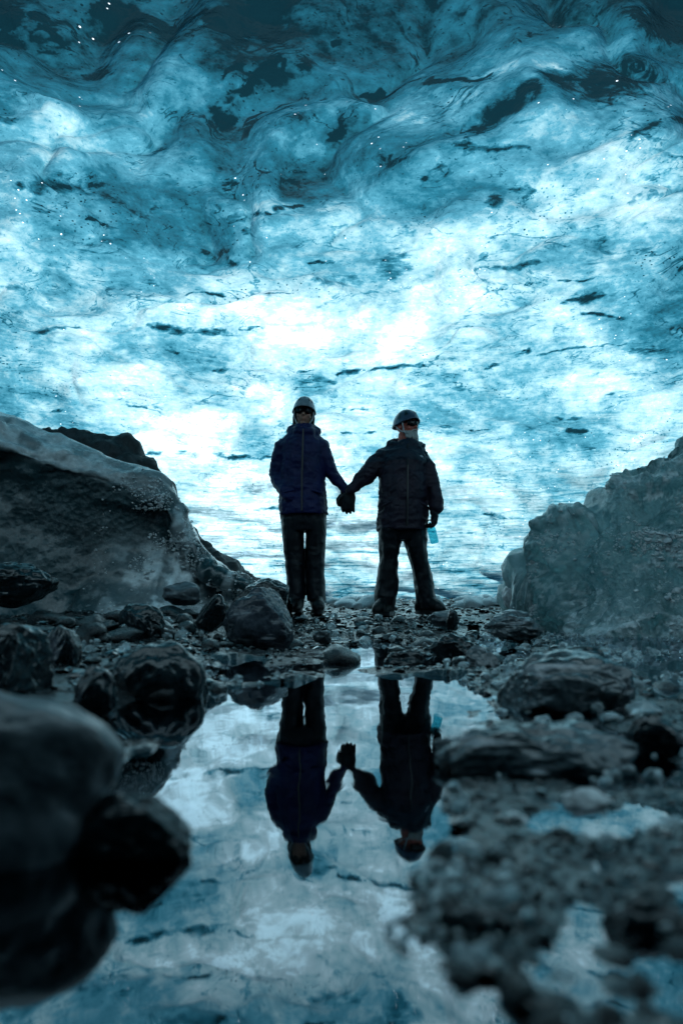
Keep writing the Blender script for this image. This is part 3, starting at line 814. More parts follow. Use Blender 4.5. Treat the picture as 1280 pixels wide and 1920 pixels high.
bank("ice_bank", "dark glazed ice bank with a smooth pale ledge along its top at the left", "ice bank", M_ICE_L,
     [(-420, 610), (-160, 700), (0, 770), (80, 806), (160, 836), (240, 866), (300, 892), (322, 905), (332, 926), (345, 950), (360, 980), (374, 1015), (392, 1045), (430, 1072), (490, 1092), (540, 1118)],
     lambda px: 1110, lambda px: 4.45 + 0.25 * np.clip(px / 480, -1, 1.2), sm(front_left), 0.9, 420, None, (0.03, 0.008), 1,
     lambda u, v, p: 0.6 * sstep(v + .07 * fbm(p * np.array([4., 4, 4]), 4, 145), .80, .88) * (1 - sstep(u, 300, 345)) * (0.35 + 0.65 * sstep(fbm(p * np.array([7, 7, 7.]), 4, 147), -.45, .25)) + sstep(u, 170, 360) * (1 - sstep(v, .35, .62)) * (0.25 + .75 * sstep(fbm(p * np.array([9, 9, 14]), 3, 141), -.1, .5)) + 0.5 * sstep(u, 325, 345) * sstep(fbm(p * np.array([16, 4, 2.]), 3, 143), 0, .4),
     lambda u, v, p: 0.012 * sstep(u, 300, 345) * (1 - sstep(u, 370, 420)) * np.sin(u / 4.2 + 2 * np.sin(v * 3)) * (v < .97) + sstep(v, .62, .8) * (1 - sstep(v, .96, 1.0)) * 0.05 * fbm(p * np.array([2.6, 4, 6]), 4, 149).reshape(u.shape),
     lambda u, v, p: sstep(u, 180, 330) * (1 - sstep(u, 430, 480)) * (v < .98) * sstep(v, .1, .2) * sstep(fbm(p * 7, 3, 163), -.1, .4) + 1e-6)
def front_plain(v, px):
    return 0.9 * (1 - v) ** 0.9, v
bank("rubble_bank", "black rubble bank showing behind the left ice bank", "rubble bank", M_RUB,
     [(-300, 770), (60, 800), (110, 803), (170, 806), (212, 818), (226, 820), (240, 817), (254, 830), (262, 850), (290, 876), (320, 905), (350, 975), (380, 1012), (405, 1030), (440, 1058), (480, 1085), (520, 1112)],
     lambda px: 1100, lambda px: 5.6, front_plain, 1.0, 240, None, (0.05, 0.035), 5)
# right bank: lumpy clear ice
def front_right(v, px):
    k = np.array([(0, 0.62, 0.0), (0.2, 0.46, 0.16), (0.45, 0.40, 0.42), (0.65, 0.36, 0.66), (0.8, 0.27, 0.83), (0.92, 0.13, 0.95), (1, 0.0, 1.0)])
    f = np.clip((px - 975) / 120, 0.12, 1.0)
    return np.interp(v, k[:, 0], k[:, 1]) * f * 1.15, np.interp(v, k[:, 0], k[:, 2])
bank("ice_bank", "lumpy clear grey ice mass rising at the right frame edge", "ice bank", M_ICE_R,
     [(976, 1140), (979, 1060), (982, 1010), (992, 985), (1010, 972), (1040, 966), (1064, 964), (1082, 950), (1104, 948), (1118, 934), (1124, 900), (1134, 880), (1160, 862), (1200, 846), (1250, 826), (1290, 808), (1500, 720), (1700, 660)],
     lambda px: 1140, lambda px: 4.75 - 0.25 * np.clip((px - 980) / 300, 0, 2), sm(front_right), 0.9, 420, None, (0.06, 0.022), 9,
     lambda u, v, p: 0.95 * sstep(fbm(p * np.array([20., 20, 26]), 3, 152), .05, .4) * sstep(fbm(p * np.array([3., 3, 4]), 3, 151), -.15, .4) * (0.55 + 1.5 * np.exp(-((u - 1180) / 60) ** 2 - ((v - .62) / .18) ** 2)) + .9 * (1 - sstep(v, .10, .34)) * sstep(fbm(p * 14, 3, 153), -.1, .35),  # white spots painted as glints, with granules along the foot
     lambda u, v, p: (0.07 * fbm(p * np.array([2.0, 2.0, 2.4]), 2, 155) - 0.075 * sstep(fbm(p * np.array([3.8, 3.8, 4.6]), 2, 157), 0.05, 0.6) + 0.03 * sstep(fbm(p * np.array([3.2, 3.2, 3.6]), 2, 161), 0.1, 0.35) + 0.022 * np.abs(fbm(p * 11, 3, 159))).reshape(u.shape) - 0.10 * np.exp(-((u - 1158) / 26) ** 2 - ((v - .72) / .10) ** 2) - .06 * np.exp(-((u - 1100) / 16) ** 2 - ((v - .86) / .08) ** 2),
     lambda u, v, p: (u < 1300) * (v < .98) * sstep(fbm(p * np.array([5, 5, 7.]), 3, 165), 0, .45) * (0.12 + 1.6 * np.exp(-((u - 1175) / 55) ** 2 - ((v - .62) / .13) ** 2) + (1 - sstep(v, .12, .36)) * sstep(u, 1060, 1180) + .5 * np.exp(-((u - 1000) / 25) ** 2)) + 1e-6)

# ------------------------------------------------------------------ people
def remesh(bm_parts, voxel, name, smooth=4, fold=None, fold_amt=0.0):
    me = bpy.data.meshes.new("tmp")
    bm_parts.to_mesh(me); bm_parts.free()
    o = bpy.data.objects.new("tmp", me); COL.objects.link(o)
    m = o.modifiers.new("r", 'REMESH'); m.mode = 'VOXEL'; m.voxel_size = voxel; m.adaptivity = 0
    s = o.modifiers.new("s", 'SMOOTH'); s.iterations = smooth; s.factor = 0.5
    bpy.context.view_layer.update()
    dg = bpy.context.evaluated_depsgraph_get()
    out = bpy.data.meshes.new_from_object(o.evaluated_get(dg))
    out.name = name
    bpy.data.objects.remove(o); bpy.data.meshes.remove(me)
    n = len(out.vertices)
    co = np.zeros(n * 3, np.float32); out.vertices.foreach_get("co", co); co = co.reshape(-1, 3)
    if fold is not None:
        no = np.zeros(n * 3, np.float32); out.vertices.foreach_get("normal", no); no = no.reshape(-1, 3)
        co = co + no * fold(co.astype(float))[:, None] * fold_amt
        out.vertices.foreach_set("co", co.astype(np.float32).ravel())
    out.polygons.foreach_set("use_smooth", np.full(len(out.polygons), True))
    out.update()
    return out
def loft(bm, rings, n=22):
    """rings: (centre, u, v) - ellipse centre + cos*u + sin*v"""
    L = []
    for c, u, v in rings:
        L.append([bm.verts.new(c + u * math.cos(2 * math.pi * k / n) + v * math.sin(2 * math.pi * k / n)) for k in range(n)])
    for a, b in zip(L[:-1], L[1:]):
        for k in range(n):
            bm.faces.new((a[k], a[(k + 1) % n], b[(k + 1) % n], b[k]))
    bm.faces.new(L[0][::-1]); bm.faces.new(L[-1])
def limb(bm, pts, n=16):
    """pts: (Vector, radius) joined by a round tapered tube with domed ends"""
    pts = [(Vector(p), r) for p, r in pts]
    d0 = (pts[0][0] - pts[1][0]).normalized(); d1 = (pts[-1][0] - pts[-2][0]).normalized()
    full = [(pts[0][0] + d0 * pts[0][1] * .75, pts[0][1] * .45)] + pts + [(pts[-1][0] + d1 * pts[-1][1] * .75, pts[-1][1] * .45)]
    rings = []
    u = None
    for i, (p, r) in enumerate(full):
        a = full[max(i - 1, 0)][0]; b = full[min(i + 1, len(full) - 1)][0]
        dd = (b - a).normalized()
        if u is None:
            u = dd.orthogonal().normalized()
        u = (u - dd * u.dot(dd)).normalized()
        rings.append((p, u * r, dd.cross(u) * r))
    loft(bm, rings, n)
def ball(bm, c, r, rot=None):
    m = Matrix.Translation(c) @ (rot.to_4x4() if rot is not None else Matrix.Identity(4)) @ Matrix.Diagonal((*r, 1))
    bmesh.ops.create_icosphere(bm, subdivisions=3, radius=1.0, matrix=m)
def hor(px0, px1, py, Y, ry, dy=0.0):
    a, b = P(px0, py, Y), P(px1, py, Y)
    c = (a + b) / 2 + Vector((0, dy, 0))
    return (c, Vector(((b.x - a.x) / 2, 0, 0)), Vector((0, ry, 0)))

def cloth_mat(name, c, c2=None, zsplit=None, rough=0.55, sheen=0.0, bump=0.5):
    t = NT(name)
    v = t.coords()
    n1 = t.noise(v, 4, 4, 0.6)
    n2 = t.noise(v, 220, 2, 0.5)
    f = t.noise(t.coords((1, 1, 0.6)), 17, 4, 0.55, 0.8)
    cc = t.ramp(n1, [(0.35, tuple(x * 0.75 for x in c)), (0.65, tuple(x * 1.2 for x in c))])
    if c2 is not None:
        sp = t.n("SeparateXYZ"); t.l(v, sp.inputs[0])
        wob = t.math('ADD', sp.outputs[2], t.math('MULTIPLY', n1, 0.02))
        mk = t.math('GREATER_THAN', wob, zsplit)
        mx = t.n("MixRGB"); t.l(mk, mx.inputs[0]); t.l(cc, mx.inputs[1]); mx.inputs[2].default_value = (*c2, 1)
        cc = mx.outputs[0]
    bn = t.bump(t.math('ADD', f, t.math('MULTIPLY', n2, 0.06)), bump, 0.025)
    t.principled(Base_Color=cc, Roughness=rough, Normal=bn, Sheen_Weight=sheen, Specular_IOR_Level=0.25)
    return t.m
M_NAVY = cloth_mat("navy_shell_fabric", (0.009, 0.011, 0.066), None, None, 0.5)
M_MAN = cloth_mat("dark_plum_shell_fabric", (0.022, 0.015, 0.028), (0.009, 0.018, 0.034), P(750, 868, 5.45).z, 0.5)
M_TROU = cloth_mat("black_trouser_fabric", (0.005, 0.007, 0.011), None, None, 0.42)
M_GLOVE = cloth_mat("black_glove_fabric", (0.014, 0.018, 0.022), None, None, 0.6)
M_BOOT = cloth_mat("black_boot_leather", (0.005, 0.006, 0.007), None, None, 0.4)
def plain(name, c, rough=0.4, **kw):
    t = NT(name)
    v = t.coords()
    n = t.noise(v, 40, 4, 0.6)
    cc = t.ramp(n, [(0.3, tuple(x * 0.8 for x in c)), (0.7, tuple(min(1, x * 1.15) for x in c))])
    t.principled(Base_Color=cc, Roughness=rough, Normal=t.bump(n, 0.1, 0.004), **kw)
    return t.m
M_SKIN = plain("weathered_skin", (0.42, 0.20, 0.14), 0.5, Subsurface_Weight=0.15, Subsurface_Radius=(0.012, 0.004, 0.002))
M_SKIN_R = plain("backlit_red_skin", (0.55, 0.13, 0.09), 0.5, Subsurface_Weight=0.15, Subsurface_Radius=(0.012, 0.004, 0.002))  # redder base colour stands for light through backlit skin
M_HELM_L = plain("light_grey_helmet_shell", (0.22, 0.26, 0.29), 0.3)
M_HELM_R = plain("blue_grey_helmet_shell", (0.045, 0.07, 0.12), 0.3)
M_BLACK = plain("black_plastic", (0.010, 0.010, 0.012), 0.3)
M_LENS = plain("dark_lens", (0.006, 0.007, 0.010), 0.08)
M_STRAP = plain("webbing_strap", (0.45, 0.48, 0.5), 0.7)
M_RED = plain("dark_red_marking", (0.20, 0.03, 0.08), 0.5)
M_BEARD = plain("grey_beard_hair", (0.40, 0.40, 0.38), 0.7)
M_HAIR = plain("dark_hair", (0.02, 0.014, 0.01), 0.6)
M_EYE = plain("eye_white", (0.6, 0.6, 0.6), 0.2)
M_LOGO = plain("pale_chest_print", (0.45, 0.5, 0.55), 0.6)

def head_mesh(bm, Mx, wide=1.0):
    """head at origin facing -Y, chin at z=-0.115, crown at +0.115"""
    def b(c, r, rot=None):
        bmesh.ops.create_icosphere(bm, subdivisions=3, radius=1.0, matrix=Mx @ Matrix.Translation(c) @ (rot.to_4x4() if rot else Matrix.Identity(4)) @ Matrix.Diagonal((*r, 1)))
    b((0, 0.012, 0.03), (0.074 * wide, 0.094, 0.086))
    b((0, -0.025, -0.035), (0.060 * wide, 0.068, 0.070))
    b((0, -0.052, -0.090), (0.030, 0.032, 0.026))
    b((0.036, -0.060, -0.028), (0.024, 0.025, 0.022)); b((-0.036, -0.060, -0.028), (0.024, 0.025, 0.022))
    b((0, -0.074, 0.022), (0.050, 0.018, 0.012))
    b((0, -0.094, -0.022), (0.014, 0.022, 0.014)); b((0, -0.084, -0.004), (0.010, 0.016, 0.026))
    b((0, -0.082, -0.056), (0.024, 0.010, 0.006)); b((0, -0.080, -0.067), (0.020, 0.010, 0.007))
    for s in (-1, 1):
        b((s * 0.075 * wide, 0.010, -0.012), (0.010, 0.020, 0.032))
    def l(p, r):
        return (Mx @ Vector(p), r)
    limb(bm, [l((0, 0.02, -0.06), 0.055), l((0, 0.03, -0.14), 0.058), l((0, 0.035, -0.22), 0.07)])

def helmet(parent, Mx, mat, vent_mat, marks, name="helmet"):
    """climbing helmet shell with brim, vents and chin strap, in head coordinates"""
    n, k = 40, 16
    V, F = [], []
    for shell, off in ((0, 0.0), (1, -0.007)):
        for i in range(k + 1):
            ph = (math.pi / 2) * i / k
            for j in range(n):
                th = 2 * math.pi * j / n
                fr = max(0.0, -math.sin(th))                      # front
                zb = 0.030 - 0.030 * (1 - fr) + 0.012 * fr
                rx, ry, rz = 0.094 + off, 0.118 + off, 0.108 + off
                ridge = 1 + 0.02 * math.cos(th * 6) * math.sin(ph) * (1 - shell)
                x = rx * math.cos(ph) * math.cos(th) * ridge
                y = ry * math.cos(ph) * math.sin(th) * ridge
                z = zb * (1 - math.sin(ph)) + (0.035 + rz) * math.sin(ph) + 0.0
                flare = 1 + 0.07 * (1 - min(1, ph / 0.22))
                V.append(Mx @ Vector((x * flare, 0.008 + y * flare, z)))
    st = (k + 1) * n
    for s in (0, 1):
        for i in range(k):
            for j in range(n):
                q = [s * st + i * n + j, s * st + i * n + (j + 1) % n, s * st + (i + 1) * n + (j + 1) % n, s * st + (i + 1) * n + j]
                F.append(q if s == 0 else q[::-1])
    for j in range(n):
        F.append([j, st + j, st + (j + 1) % n, (j + 1) % n])
    me = mesh_np("helmet", np.array([v[:] for v in V]), np.array(F))
    h = link(name, me, mat, parent)
    for (th, ph, w, hgt, mt, nm) in marks:
        bm = bmesh.new()
        g = []
        for i in range(5):
            row = []
            for j in range(5):
                t_ = th + w * (j / 4 - .5) * (1 - 0.3 * i / 4); p_ = ph + hgt * (i / 4 - .5)
                fr = max(0.0, -math.sin(t_)); zb = 0.030 - 0.030 * (1 - fr) + 0.012 * fr
                q = 1.035
                row.append(bm.verts.new(Mx @ Vector((0.094 * q * math.cos(p_) * math.cos(t_), 0.008 + 0.118 * q * math.cos(p_) * math.sin(t_), zb * (1 - math.sin(p_)) + 0.143 * 1.012 * math.sin(p_)))))
            g.append(row)
        for i in range(4):
            for j in range(4):
                bm.faces.new((g[i][j], g[i][j + 1], g[i + 1][j + 1], g[i + 1][j]))
        me = bpy.data.meshes.new(nm); bm.to_mesh(me); bm.free()
        link(nm, me, mt, h)
    bm = bmesh.new()
    for s in (-1, 1):
        limb(bm, [(Mx @ Vector((s * 0.082, -0.03, 0.012)), .006), (Mx @ Vector((s * 0.076, -0.035, -0.05)), .006), (Mx @ Vector((s * 0.045, -0.052, -0.108)), .006), (Mx @ Vector((0, -0.06, -0.122)), .006)], 8)
        limb(bm, [(Mx @ Vector((s * 0.085, 0.05, 0.005)), .005), (Mx @ Vector((s * 0.080, 0.0, -0.045)), .005), (Mx @ Vector((s * 0.070, -0.03, -0.065)), .005)], 8)
    me = bpy.data.meshes.new("chin_strap"); bm.to_mesh(me); bm.free()
    link("chin_strap", me, M_STRAP, h)
    return h

def glove(name, parent, wrist, tip_dir, palm_n, mat, curl=0.25, size=1.0, thumb_side=1, spread=1.0):
    """gloved hand: palm, four bent fingers of unequal length, thumb off the side of the palm"""
    d = Vector(tip_dir).normalized(); nn = Vector(palm_n); nn = (nn - d * nn.dot(d)).normalized(); s = d.cross(nn) * thumb_side
    bm = bmesh.new()
    k = size
    rot = Matrix((s, d, nn)).transposed()
    ball(bm, Vector(wrist) + d * 0.055 * k, (0.046 * k, 0.056 * k, 0.024 * k), rot)
    limb(bm, [(Vector(wrist) - d * 0.03, 0.036 * k), (Vector(wrist) + d * 0.02 * k, 0.034 * k)])
    for i, (o, ln) in enumerate(((0.034, .070), (0.012, .082), (-0.011, .076), (-0.033, .060))):
        b = Vector(wrist) + d * 0.095 * k + s * o * k
        a1, p = curl * 0.7, b
        pts = [(p - d * 0.03 * k, .0125 * k), (p, .0125 * k)]
        ang = 0
        for seg, f in enumerate((.45, .32, .23)):
            ang += curl * (1.0 if seg else 0.7)
            dirv = (d * math.cos(ang) + nn * math.sin(ang) + s * 0.06 * spread * (1.5 - i)).normalized()
            p = p + dirv * ln * f * k
            pts.append((p, (.0122 - .0013 * seg) * k))
        limb(bm, pts, 10)
    b = Vector(wrist) + d * 0.03 * k + s * 0.036 * k
    p1 = b + (s * 0.75 + d * 0.7 + nn * .2).normalized() * 0.042 * k
    p2 = p1 + (s * 0.15 + d * 0.9 + nn * (.3 + curl * .3)).normalized() * 0.034 * k
    p3 = p2 + (d * 0.9 + nn * (.4 + curl * .4) - s * .1).normalized() * 0.024 * k
    limb(bm, [(b, .017 * k), (p1, .0145 * k), (p2, .0135 * k), (p3, .012 * k)], 10)
    me = remesh(bm, 0.0045, name, 3)
    return link(name, me, mat, parent)

def folds(p):
    c = -np.maximum(0, 1 - np.abs(fbm(p * np.array([7.0, 7.0, 15.0]) + 2.7, 3, 243)) * 4) * 0.45
    a = fbm(p * np.array([9.0, 9.0, 4.0]), 3, 201)
    b = 1 - np.abs(fbm(p * np.array([6.0, 6.0, 11.0]) + 4.2, 3, 211)) * 1.6
    return 0.65 * a + 0.6 * b - 0.2 + c
def trouser_folds(p):
    a = fbm(p * np.array([8.0, 7.0, 3.6]), 3, 221)
    b = 1 - np.abs(fbm(p * np.array([5.0, 5.0, 9.0]) + 1.2, 3, 231)) * 1.6
    return 0.8 * a + 0.5 * b - 0.25

def boot(name, parent, px, py, Y, yaw, w=0.052, ln=0.15):
    """boot: sole, toe box, heel and ankle shaft"""
    c = P(px, py, Y)
    z0 = c.z
    f = Vector((math.sin(yaw), -math.cos(yaw), 0)); s = Vector((math.cos(yaw), math.sin(yaw), 0))
    bm = bmesh.new()
    rings = []
    base = Vector((c.x, Y, z0))
    for u, ww, hh in ((-.11, .6, .05), (-.08, .85, .075), (0, .9, .085), (.07, 1.0, .062), (.12, .98, .05), (.155, .7, .036), (.17, .35, .026)):
        cc = base + f * (u * ln / .15) + Vector((0, 0, hh))
        rings.append((cc, s * w * ww, Vector((0, 0, hh))))
    loft(bm, rings, 18)
    limb(bm, [(base - f * .045 + Vector((0, 0, .07)), .052), (base - f * .055 + Vector((0, 0, .19)), .056)])
    me = remesh(bm, 0.006, name, 3)
    o = link(name, me, M_BOOT, parent)
    # ridged sole under the boot
    bm = bmesh.new()
    pr = []
    for k in range(24):
        a = 2 * math.pi * k / 24
        u = math.cos(a); v_ = math.sin(a)
        q = base + f * (0.03 + 0.148 * u * ln / .15) + s * (w * 1.04 * v_ * (1 - 0.12 * (u < -0.2)))
        pr.append(q)
    top = [bm.verts.new(q + Vector((0, 0, .022))) for q in pr]; bot = [bm.verts.new(q + Vector((0, 0, -0.008))) for q in pr]
    for k in range(24):
        bm.faces.new((bot[k], bot[(k + 1) % 24], top[(k + 1) % 24], top[k]))
    bm.faces.new(top); bm.faces.new(bot[::-1])
    me = bpy.data.meshes.new("boot_sole"); bm.to_mesh(me); bm.free()
    link("boot_sole", me, M_BLACK, o)
    return o

def body_mesh(hm, limbs, torso, name):
    bm = bmesh.new()
    head_mesh(bm, hm)
    loft(bm, torso)
    for l in limbs:
        limb(bm, l)
    return remesh(bm, 0.0055, name, 3)
def sunglasses(parent, Mx):
    bm = bmesh.new()
    g = []
    for i, z in enumerate((0.030, 0.018, 0.004, -0.012)):
        row = []
        for j in range(15):
            a = (j / 14 - .5) * 2.1
            zz = z if i < 3 else z + 0.010 * (1 - min(1, abs(abs(a) - .5) / .45)) * -1 + 0.006 * (abs(a) < .15)
            row.append(bm.verts.new(Mx @ Vector((0.074 * math.sin(a), -0.020 - 0.082 * math.cos(a), zz + 0.0))))
        g.append(row)
    for i in range(3):
        for j in range(14):
            bm.faces.new((g[i][j], g[i + 1][j], g[i + 1][j + 1], g[i][j + 1]))
    bmesh.ops.solidify(bm, geom=bm.faces[:], thickness=0.003)
    me = bpy.data.meshes.new("sunglasses"); bm.to_mesh(me); bm.free()
    for p in me.polygons: p.use_smooth = True
    o = link("sunglasses", me, M_LENS, parent)
    bm = bmesh.new()
    for s in (-1, 1):
        limb(bm, [(Mx @ Vector((s * .068, -.055, .016)), .003), (Mx @ Vector((s * .078, .0, .012)), .003)], 6)
    me = bpy.data.meshes.new("temple_arm"); bm.to_mesh(me); bm.free()
    link("temple_arm", me, M_BLACK, o)

# ---- person in navy
YW = 5.55
hc = P(570, 775, YW)
HMW = Matrix.Translation(hc) @ Matrix.Rotation(R(4), 4, 'X') @ Matrix.Rotation(R(3), 4, 'Y')
def pt(px, py, Y, r, dy=0.0):
    return (P(px, py, Y) + Vector((0, dy, 0)), r)
tors = [hor(548, 592, 975, YW, .09), hor(540, 600, 930, YW, .10), hor(540, 600, 880, YW, .095), hor(530, 605, 840, YW, .10), hor(545, 592, 822, YW, .08), hor(557, 583, 808, YW, .055)]
bodyw = body_mesh(HMW, [
    [pt(536, 832, YW, .05), pt(520, 885, YW, .042, .04), pt(536, 922, YW, .035, -.06)],
    [pt(600, 832, YW, .05), pt(619, 881, YW, .032), pt(646, 920, YW, .026)],
    [pt(550, 975, YW, .06), pt(552, 1060, YW, .05), pt(555, 1135, YW, .04)],
    [pt(592, 975, YW, .06), pt(593, 1060, YW, .05), pt(593, 1135, YW, .04)]], tors, "person")
woman = link("person", bodyw, M_SKIN)
tag(woman, "taller person in navy jacket, pale helmet and dark glasses, holding hands", "person", "couple holding hands")
bm = bmesh.new()
loft(bm, [hor(521.5, 616, 966, YW, .165), hor(522, 616, 950, YW, .168), hor(523, 613, 925, YW, .16), hor(525, 609, 895, YW, .15), hor(524, 608, 865, YW, .145), hor(520, 611, 838, YW, .135),
          hor(526, 606, 824, YW, .12), hor(538, 598, 815, YW, .105), hor(548, 592, 806, YW, .085)], 28)
limb(bm, [pt(532, 836, YW, .068), pt(522, 862, YW, .062, .01), pt(517.5, 888, YW, .060, .03), pt(524, 908, YW, .056, -.03), pt(537, 926, YW, .050, -.10), pt(548, 936, YW, .044, -.14)])
limb(bm, [pt(600, 834, YW, .068), pt(610, 858, YW, .062), pt(618, 878, YW, .057, .01), pt(629, 896, YW, .053), pt(640, 911, YW, .048), pt(647, 920, YW, .043)])
# hood and collar bunched round the neck
limb(bm, [pt(546, 809, YW, .040, -.03), pt(552, 802, YW, .042, .06), pt(570, 799, YW, .046, .10), pt(588, 802, YW, .042, .06), pt(594, 811, YW, .038, -.03)])
limb(bm, [pt(547, 812, YW, .036, -.03), pt(558, 812, YW, .036, -.085), pt(571, 814, YW, .036, -.10), pt(584, 813, YW, .036, -.085), pt(594, 812, YW, .034, -.03)])
loft(bm, [hor(549, 591, 815, YW, .085), hor(551, 589, 800, YW, .080), hor(553, 587, 797, YW, .075)])
jw = link("jacket", remesh(bm, 0.0085, "jacket", 3, folds, 0.013), M_NAVY, woman)
def strip(name, parent, pts, r, mat):
    bm = bmesh.new(); limb(bm, pts, 8)
    me = bpy.data.meshes.new(name); bm.to_mesh(me); bm.free()
    return link(name, me, mat, parent)
strip("zip", jw, [pt(570, 812, YW, .007, -.135), pt(569, 860, YW, .007, -.152), pt(568, 900, YW, .007, -.158), pt(568, 962, YW, .007, -.172)], .006, M_BLACK)
for a, b_ in ((536, 552), (588, 604)):
    strip("pocket_flap", jw, [pt(a, 928 if a < 570 else 925, YW, .010, -.150 if a < 570 else -.155), pt(b_, 924 if a < 570 else 929, YW, .010, -.155 if a < 570 else -.135)], .01, M_NAVY)
bm = bmesh.new()
loft(bm, [hor(523, 614, 940, YW, .135), hor(524, 613, 965, YW, .14), hor(527, 612, 985, YW, .13), hor(529, 611, 996, YW, .12)], 26)
loft(bm, [hor(526, 569.5, 975, YW, .12), hor(529, 569.2, 1010, YW, .11), hor(534, 571, 1050, YW, .105), hor(537, 572, 1085, YW, .11), hor(538, 573.5, 1112, YW, .125), hor(538, 571, 1124, YW, .13)], 22)
loft(bm, [hor(572, 613, 975, YW, .12), hor(573.5, 611, 1010, YW, .11), hor(573, 610, 1050, YW, .105), hor(573.5, 609.5, 1085, YW, .11), hor(574.5, 611, 1112, YW, .125), hor(576, 612, 1127, YW, .13)], 22)
link("trousers", remesh(bm, 0.0065, "trousers", 2, trouser_folds, 0.008), M_TROU, woman)
helmet(woman, HMW, M_HELM_L, M_BLACK, [(-math.pi / 2 - .62, .78, .32, .5, M_BLACK, "vent"), (-math.pi / 2 + .62, .78, .32, .5, M_BLACK, "vent"), (-math.pi / 2, 1.02, .45, .12, M_BLACK, "vent"), (-math.pi / 2 + .98, .62, .22, .28, M_RED, "marking")])
sunglasses(woman, HMW)
bm = bmesh.new()
limb(bm, [(HMW @ Vector((-.05, .075, -.07)), .03), (HMW @ Vector((0, .09, -.06)), .035), (HMW @ Vector((.05, .075, -.07)), .03)])
for s in (-1, 1):
    limb(bm, [(HMW @ Vector((s * .050, .07, -.06)), .022), (HMW @ Vector((s * .070, .04, -.05)), .02), (HMW @ Vector((s * .076, .0, -.03)), .016)])
    limb(bm, [(HMW @ Vector((s * .070, .0, .03)), .015), (HMW @ Vector((s * .078, -.005, -.04)), .016), (HMW @ Vector((s * .072, .0, -.11)), .018)])
link("hair", remesh(bm, .005, "hair", 2), M_HAIR, woman)
boot("boot", woman, 555, 1146, YW - .02, -0.25)
boot("boot", woman, 594, 1148, YW - .06, 0.15)
# joined hands
wr = P(646, 921, YW)
glove("glove", woman, wr + Vector((0, 0.03, 0)), (0.10, 0.0, -1), (0.3, -1, 0), M_GLOVE, 0.30, 1.05, 1)

# ---- person with the bottle
YM = 5.42
hm_c = P(762, 800, YM)
HMM = Matrix.Translation(hm_c) @ Matrix.Rotation(R(42), 4, 'Z') @ Matrix.Rotation(R(-2), 4, 'X')
tors = [hor(722, 790, 990, YM, .10), hor(724, 790, 930, YM, .12), hor(726, 788, 880, YM, .12), hor(730, 784, 854, YM, .10), hor(742, 780, 840, YM, .08), hor(750, 774, 826, YM, .06)]
bodym = body_mesh(HMM, [
    [pt(720, 852, YM, .055), pt(690, 890, YM, .045), pt(656, 920, YM, .033)],
    [pt(782, 860, YM, .05), pt(801, 900, YM, .032, -.015), pt(812, 952, YM, .026, -.055)],
    [pt(735, 985, YM, .075), pt(730, 1060, YM, .055), pt(724, 1140, YM, .045)],
    [pt(777, 985, YM, .075), pt(789, 1060, YM, .055), pt(798, 1135, YM, .045)]], tors, "person")
man = link("person", bodym, M_SKIN_R)
tag(man, "bearded person in plum jacket and dark helmet with head turned aside, holding a bottle", "person", "couple holding hands")
bm = bmesh.new()
loft(bm, [hor(707.5, 800, 995, YM, .185), hor(706.5, 800.5, 978, YM, .19), hor(707, 800, 945, YM, .19), hor(708.5, 800, 915, YM, .185), hor(710, 801, 885, YM, .175), hor(711, 803, 862, YM, .16),
          hor(716, 800, 848, YM, .14), hor(728, 792, 837, YM, .12), hor(738, 786, 829, YM, .10)], 28)
limb(bm, [pt(722, 853, YM, .078), pt(706, 869, YM, .074), pt(693, 886, YM, .068, -.01), pt(680, 898, YM, .062), pt(668, 909, YM, .056), pt(657, 919, YM, .048)])
limb(bm, [pt(788, 856, YM, .076), pt(799, 876, YM, .070), pt(806, 898, YM, .062, -.01), pt(811, 920, YM, .056, -.03), pt(813, 940, YM, .052, -.05), pt(814.5, 956, YM, .047, -.06)])
limb(bm, [pt(732, 835, YM, .036, -.02), pt(736, 828, YM, .040, .06), pt(760, 824, YM, .046, .12), pt(784, 830, YM, .040, .06), pt(792, 837, YM, .030, -.02)])
limb(bm, [pt(735, 836, YM, .032, -.04), pt(748, 838, YM, .034, -.09), pt(762, 841, YM, .032, -.10), pt(776, 839, YM, .034, -.08), pt(788, 837, YM, .030, -.03), pt(794, 835, YM, .012, -.03)])
loft(bm, [hor(738, 786, 840, YM, .10), hor(740, 784, 829, YM, .09), hor(742, 782, 826, YM, .085)])
jm = link("jacket", remesh(bm, 0.0085, "jacket", 3, folds, 0.016), M_MAN, man)
strip("zip", jm, [pt(761, 840, YM, .007, -.125), pt(760, 880, YM, .007, -.182), pt(759, 940, YM, .007, -.197), pt(758, 990, YM, .007, -.195)], .006, M_BLACK)
for a, b_, ya, yb in ((716, 732, 952, 946), (782, 797, 946, 952)):
    strip("pocket_flap", jm, [pt(a, ya, YM, .010, -.13), pt(b_, yb, YM, .010, -.17 if a < 750 else -.11)], .01, M_MAN)
# small pale print on the chest: three short arcs
bm = bmesh.new()
for k in range(3):
    limb(bm, [pt(783 + k * 1.1, 861.5 + k * 1.3, YM, .0035, -.156), pt(786 + k * .8, 861 + k * 1.4, YM, .0035, -.152), pt(788 + k * .6, 863 + k * 1.5, YM, .0035, -.147)], 6)
me = bpy.data.meshes.new("chest_print"); bm.to_mesh(me); bm.free()
link("chest_print", me, M_LOGO, jm)
bm = bmesh.new()
loft(bm, [hor(709, 799, 972, YM, .15), hor(710, 799, 990, YM, .15), hor(711, 800, 1004, YM, .14), hor(714, 799, 1014, YM, .12)], 26)
loft(bm, [hor(709, 756, 992, YM, .14), hor(710.5, 752, 1020, YM, .125), hor(711, 748.5, 1050, YM, .115), hor(707, 748.5, 1085, YM, .115), hor(702.5, 747, 1108, YM, .125), hor(703, 744, 1124, YM, .13), hor(706, 742, 1136, YM, .12)], 22)
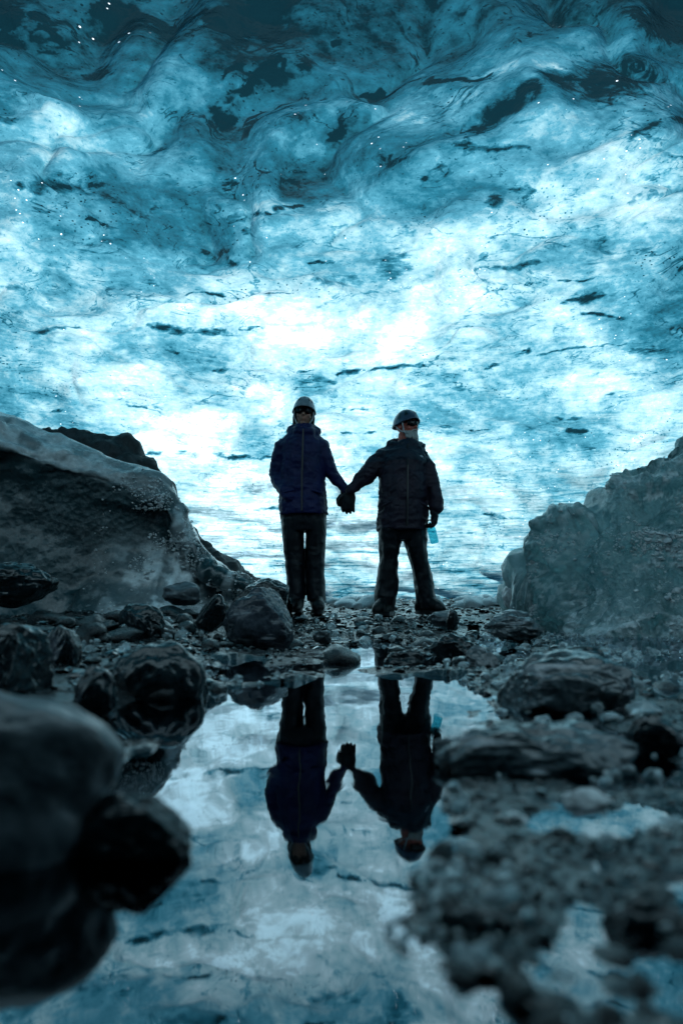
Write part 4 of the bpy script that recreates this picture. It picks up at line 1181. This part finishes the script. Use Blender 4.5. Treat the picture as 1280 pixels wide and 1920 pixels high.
loft(bm, [hor(752, 800, 992, YM, .14), hor(757, 801.5, 1020, YM, .125), hor(765, 804, 1050, YM, .115), hor(772, 811, 1078, YM, .115), hor(776, 814, 1106, YM, .125), hor(781, 818, 1128, YM, .13), hor(784, 817.5, 1142, YM, .12)], 22)
link("trousers", remesh(bm, 0.0065, "trousers", 2, trouser_folds, 0.012), M_TROU, man)
helmet(man, HMM, M_HELM_R, M_BLACK, [(-math.pi / 2 - .9, .62, .30, .4, M_BLACK, "vent"), (-math.pi / 2 - 1.5, .55, .30, .4, M_BLACK, "vent"), (-math.pi / 2 + .2, .7, .3, .4, M_BLACK, "vent")])
bm = bmesh.new()
for q in range(46):
    a = random.uniform(-1.25, 1.25); u = random.uniform(0, 1)
    p0 = Vector((.062 * math.sin(a), -.020 - .062 * math.cos(a), -.055 - .035 * u * (1 - .3 * abs(a))))
    p1 = p0 + Vector((.006 * math.sin(a), -.012 * math.cos(a), -.028 - .022 * math.cos(a)))
    limb(bm, [(HMM @ p0, .010), (HMM @ ((p0 + p1) / 2), .008), (HMM @ p1, .004)], 7)
for s in (-1, 1):
    limb(bm, [(HMM @ Vector((0, -.094, -.045)), .007), (HMM @ Vector((s * .024, -.085, -.052)), .007), (HMM @ Vector((s * .034, -.074, -.072)), .006)], 8)
link("beard", remesh(bm, .004, "beard", 1, lambda p: fbm(p * 130, 2, 301), .003), M_BEARD, man)
sunglasses(man, HMM)
boot("boot", man, 722, 1152, YM - .06, -0.55)
boot("boot", man, 801, 1150, YM - .05, 0.75)
wm = P(657, 921, YM + .06)
glove("glove", man, wm + Vector((0, 0.0, 0)), (-0.14, 0.0, -1), (0.2, 1, 0), M_GLOVE, 0.42, 1.12, -1)
wh = P(814, 958, YM - .06)
glove("glove", man, wh, (-0.05, -0.1, -1), (-1, -0.25, 0), M_GLOVE, 0.95, 1.08, -1)

# ---- bottle hanging from the fingers by its cap loop
top = P(806.5, 985, YM - .09); bot = P(815, 1019, YM - .09)
ax = (bot - top).normalized()
Q = Vector((0, 0, -1)).rotation_difference(ax)
L = (bot - top).length
t = NT("teal_bottle_plastic")
n = t.noise(t.coords(), 30, 3, 0.5)
cc = t.ramp(n, [(0.3, (0.10, 0.66, 0.80)), (0.7, (0.18, 0.80, 0.90))])
d_ = t.n("BsdfTransparent"); d_.inputs[0].default_value = (0.30, 0.86, 0.95, 1)
g_ = t.n("BsdfPrincipled"); t.l(cc, g_.inputs['Base Color']); g_.inputs['Roughness'].default_value = 0.12
mm = t.n("MixShader"); mm.inputs[0].default_value = 0.7
t.l(g_.outputs[0], mm.inputs[1]); t.l(d_.outputs[0], mm.inputs[2]); t.l(mm.outputs[0], t.out.inputs[0])
bot_o = bpy.data.objects.new("water_bottle", None); COL.objects.link(bot_o)
bot_o.location = bot
tag(bot_o, "teal water bottle hanging from the bearded person's gloved fingers", "bottle")
def lathe(name, prof_, mat, parent):
    bm = bmesh.new()
    u = Q @ Vector((1, 0, 0)); w = Q @ Vector((0, 1, 0))
    loft(bm, [(top + ax * a - bot, u * r, w * r) for a, r in prof_], 24)
    me = bpy.data.meshes.new(name); bm.to_mesh(me); bm.free()
    for p in me.polygons: p.use_smooth = len(p.vertices) == 4
    return link(name, me, mat, parent)
lathe("bottle_body", [(.012, .022), (.022, .030), (.034, .034), (.06, .034), (.063, .0325), (.085, .0325), (.088, .034), (L - .012, .032), (L - .003, .029), (L, .022)], t.m, bot_o)
lathe("bottle_cap", [(-.012, .012), (-.010, .021), (.010, .023), (.013, .020)], M_BLACK, bot_o)
bm = bmesh.new()
pts = [(top - bot + Q @ Vector((.018 * math.sin(a), 0, .012 + .022 * (1 - math.cos(a)) / 1)), .0045) for a in np.linspace(-2.6, 2.6, 11) + math.pi]
pts = [(top - bot + (Q @ Vector((.020 * math.cos(a), 0, .010 + .034 * math.sin(a)))), .0045) for a in np.linspace(0, math.pi, 11)]
limb(bm, pts, 8)
me = bpy.data.meshes.new("carry_loop"); bm.to_mesh(me); bm.free()
link("carry_loop", me, M_BLACK, bot_o)
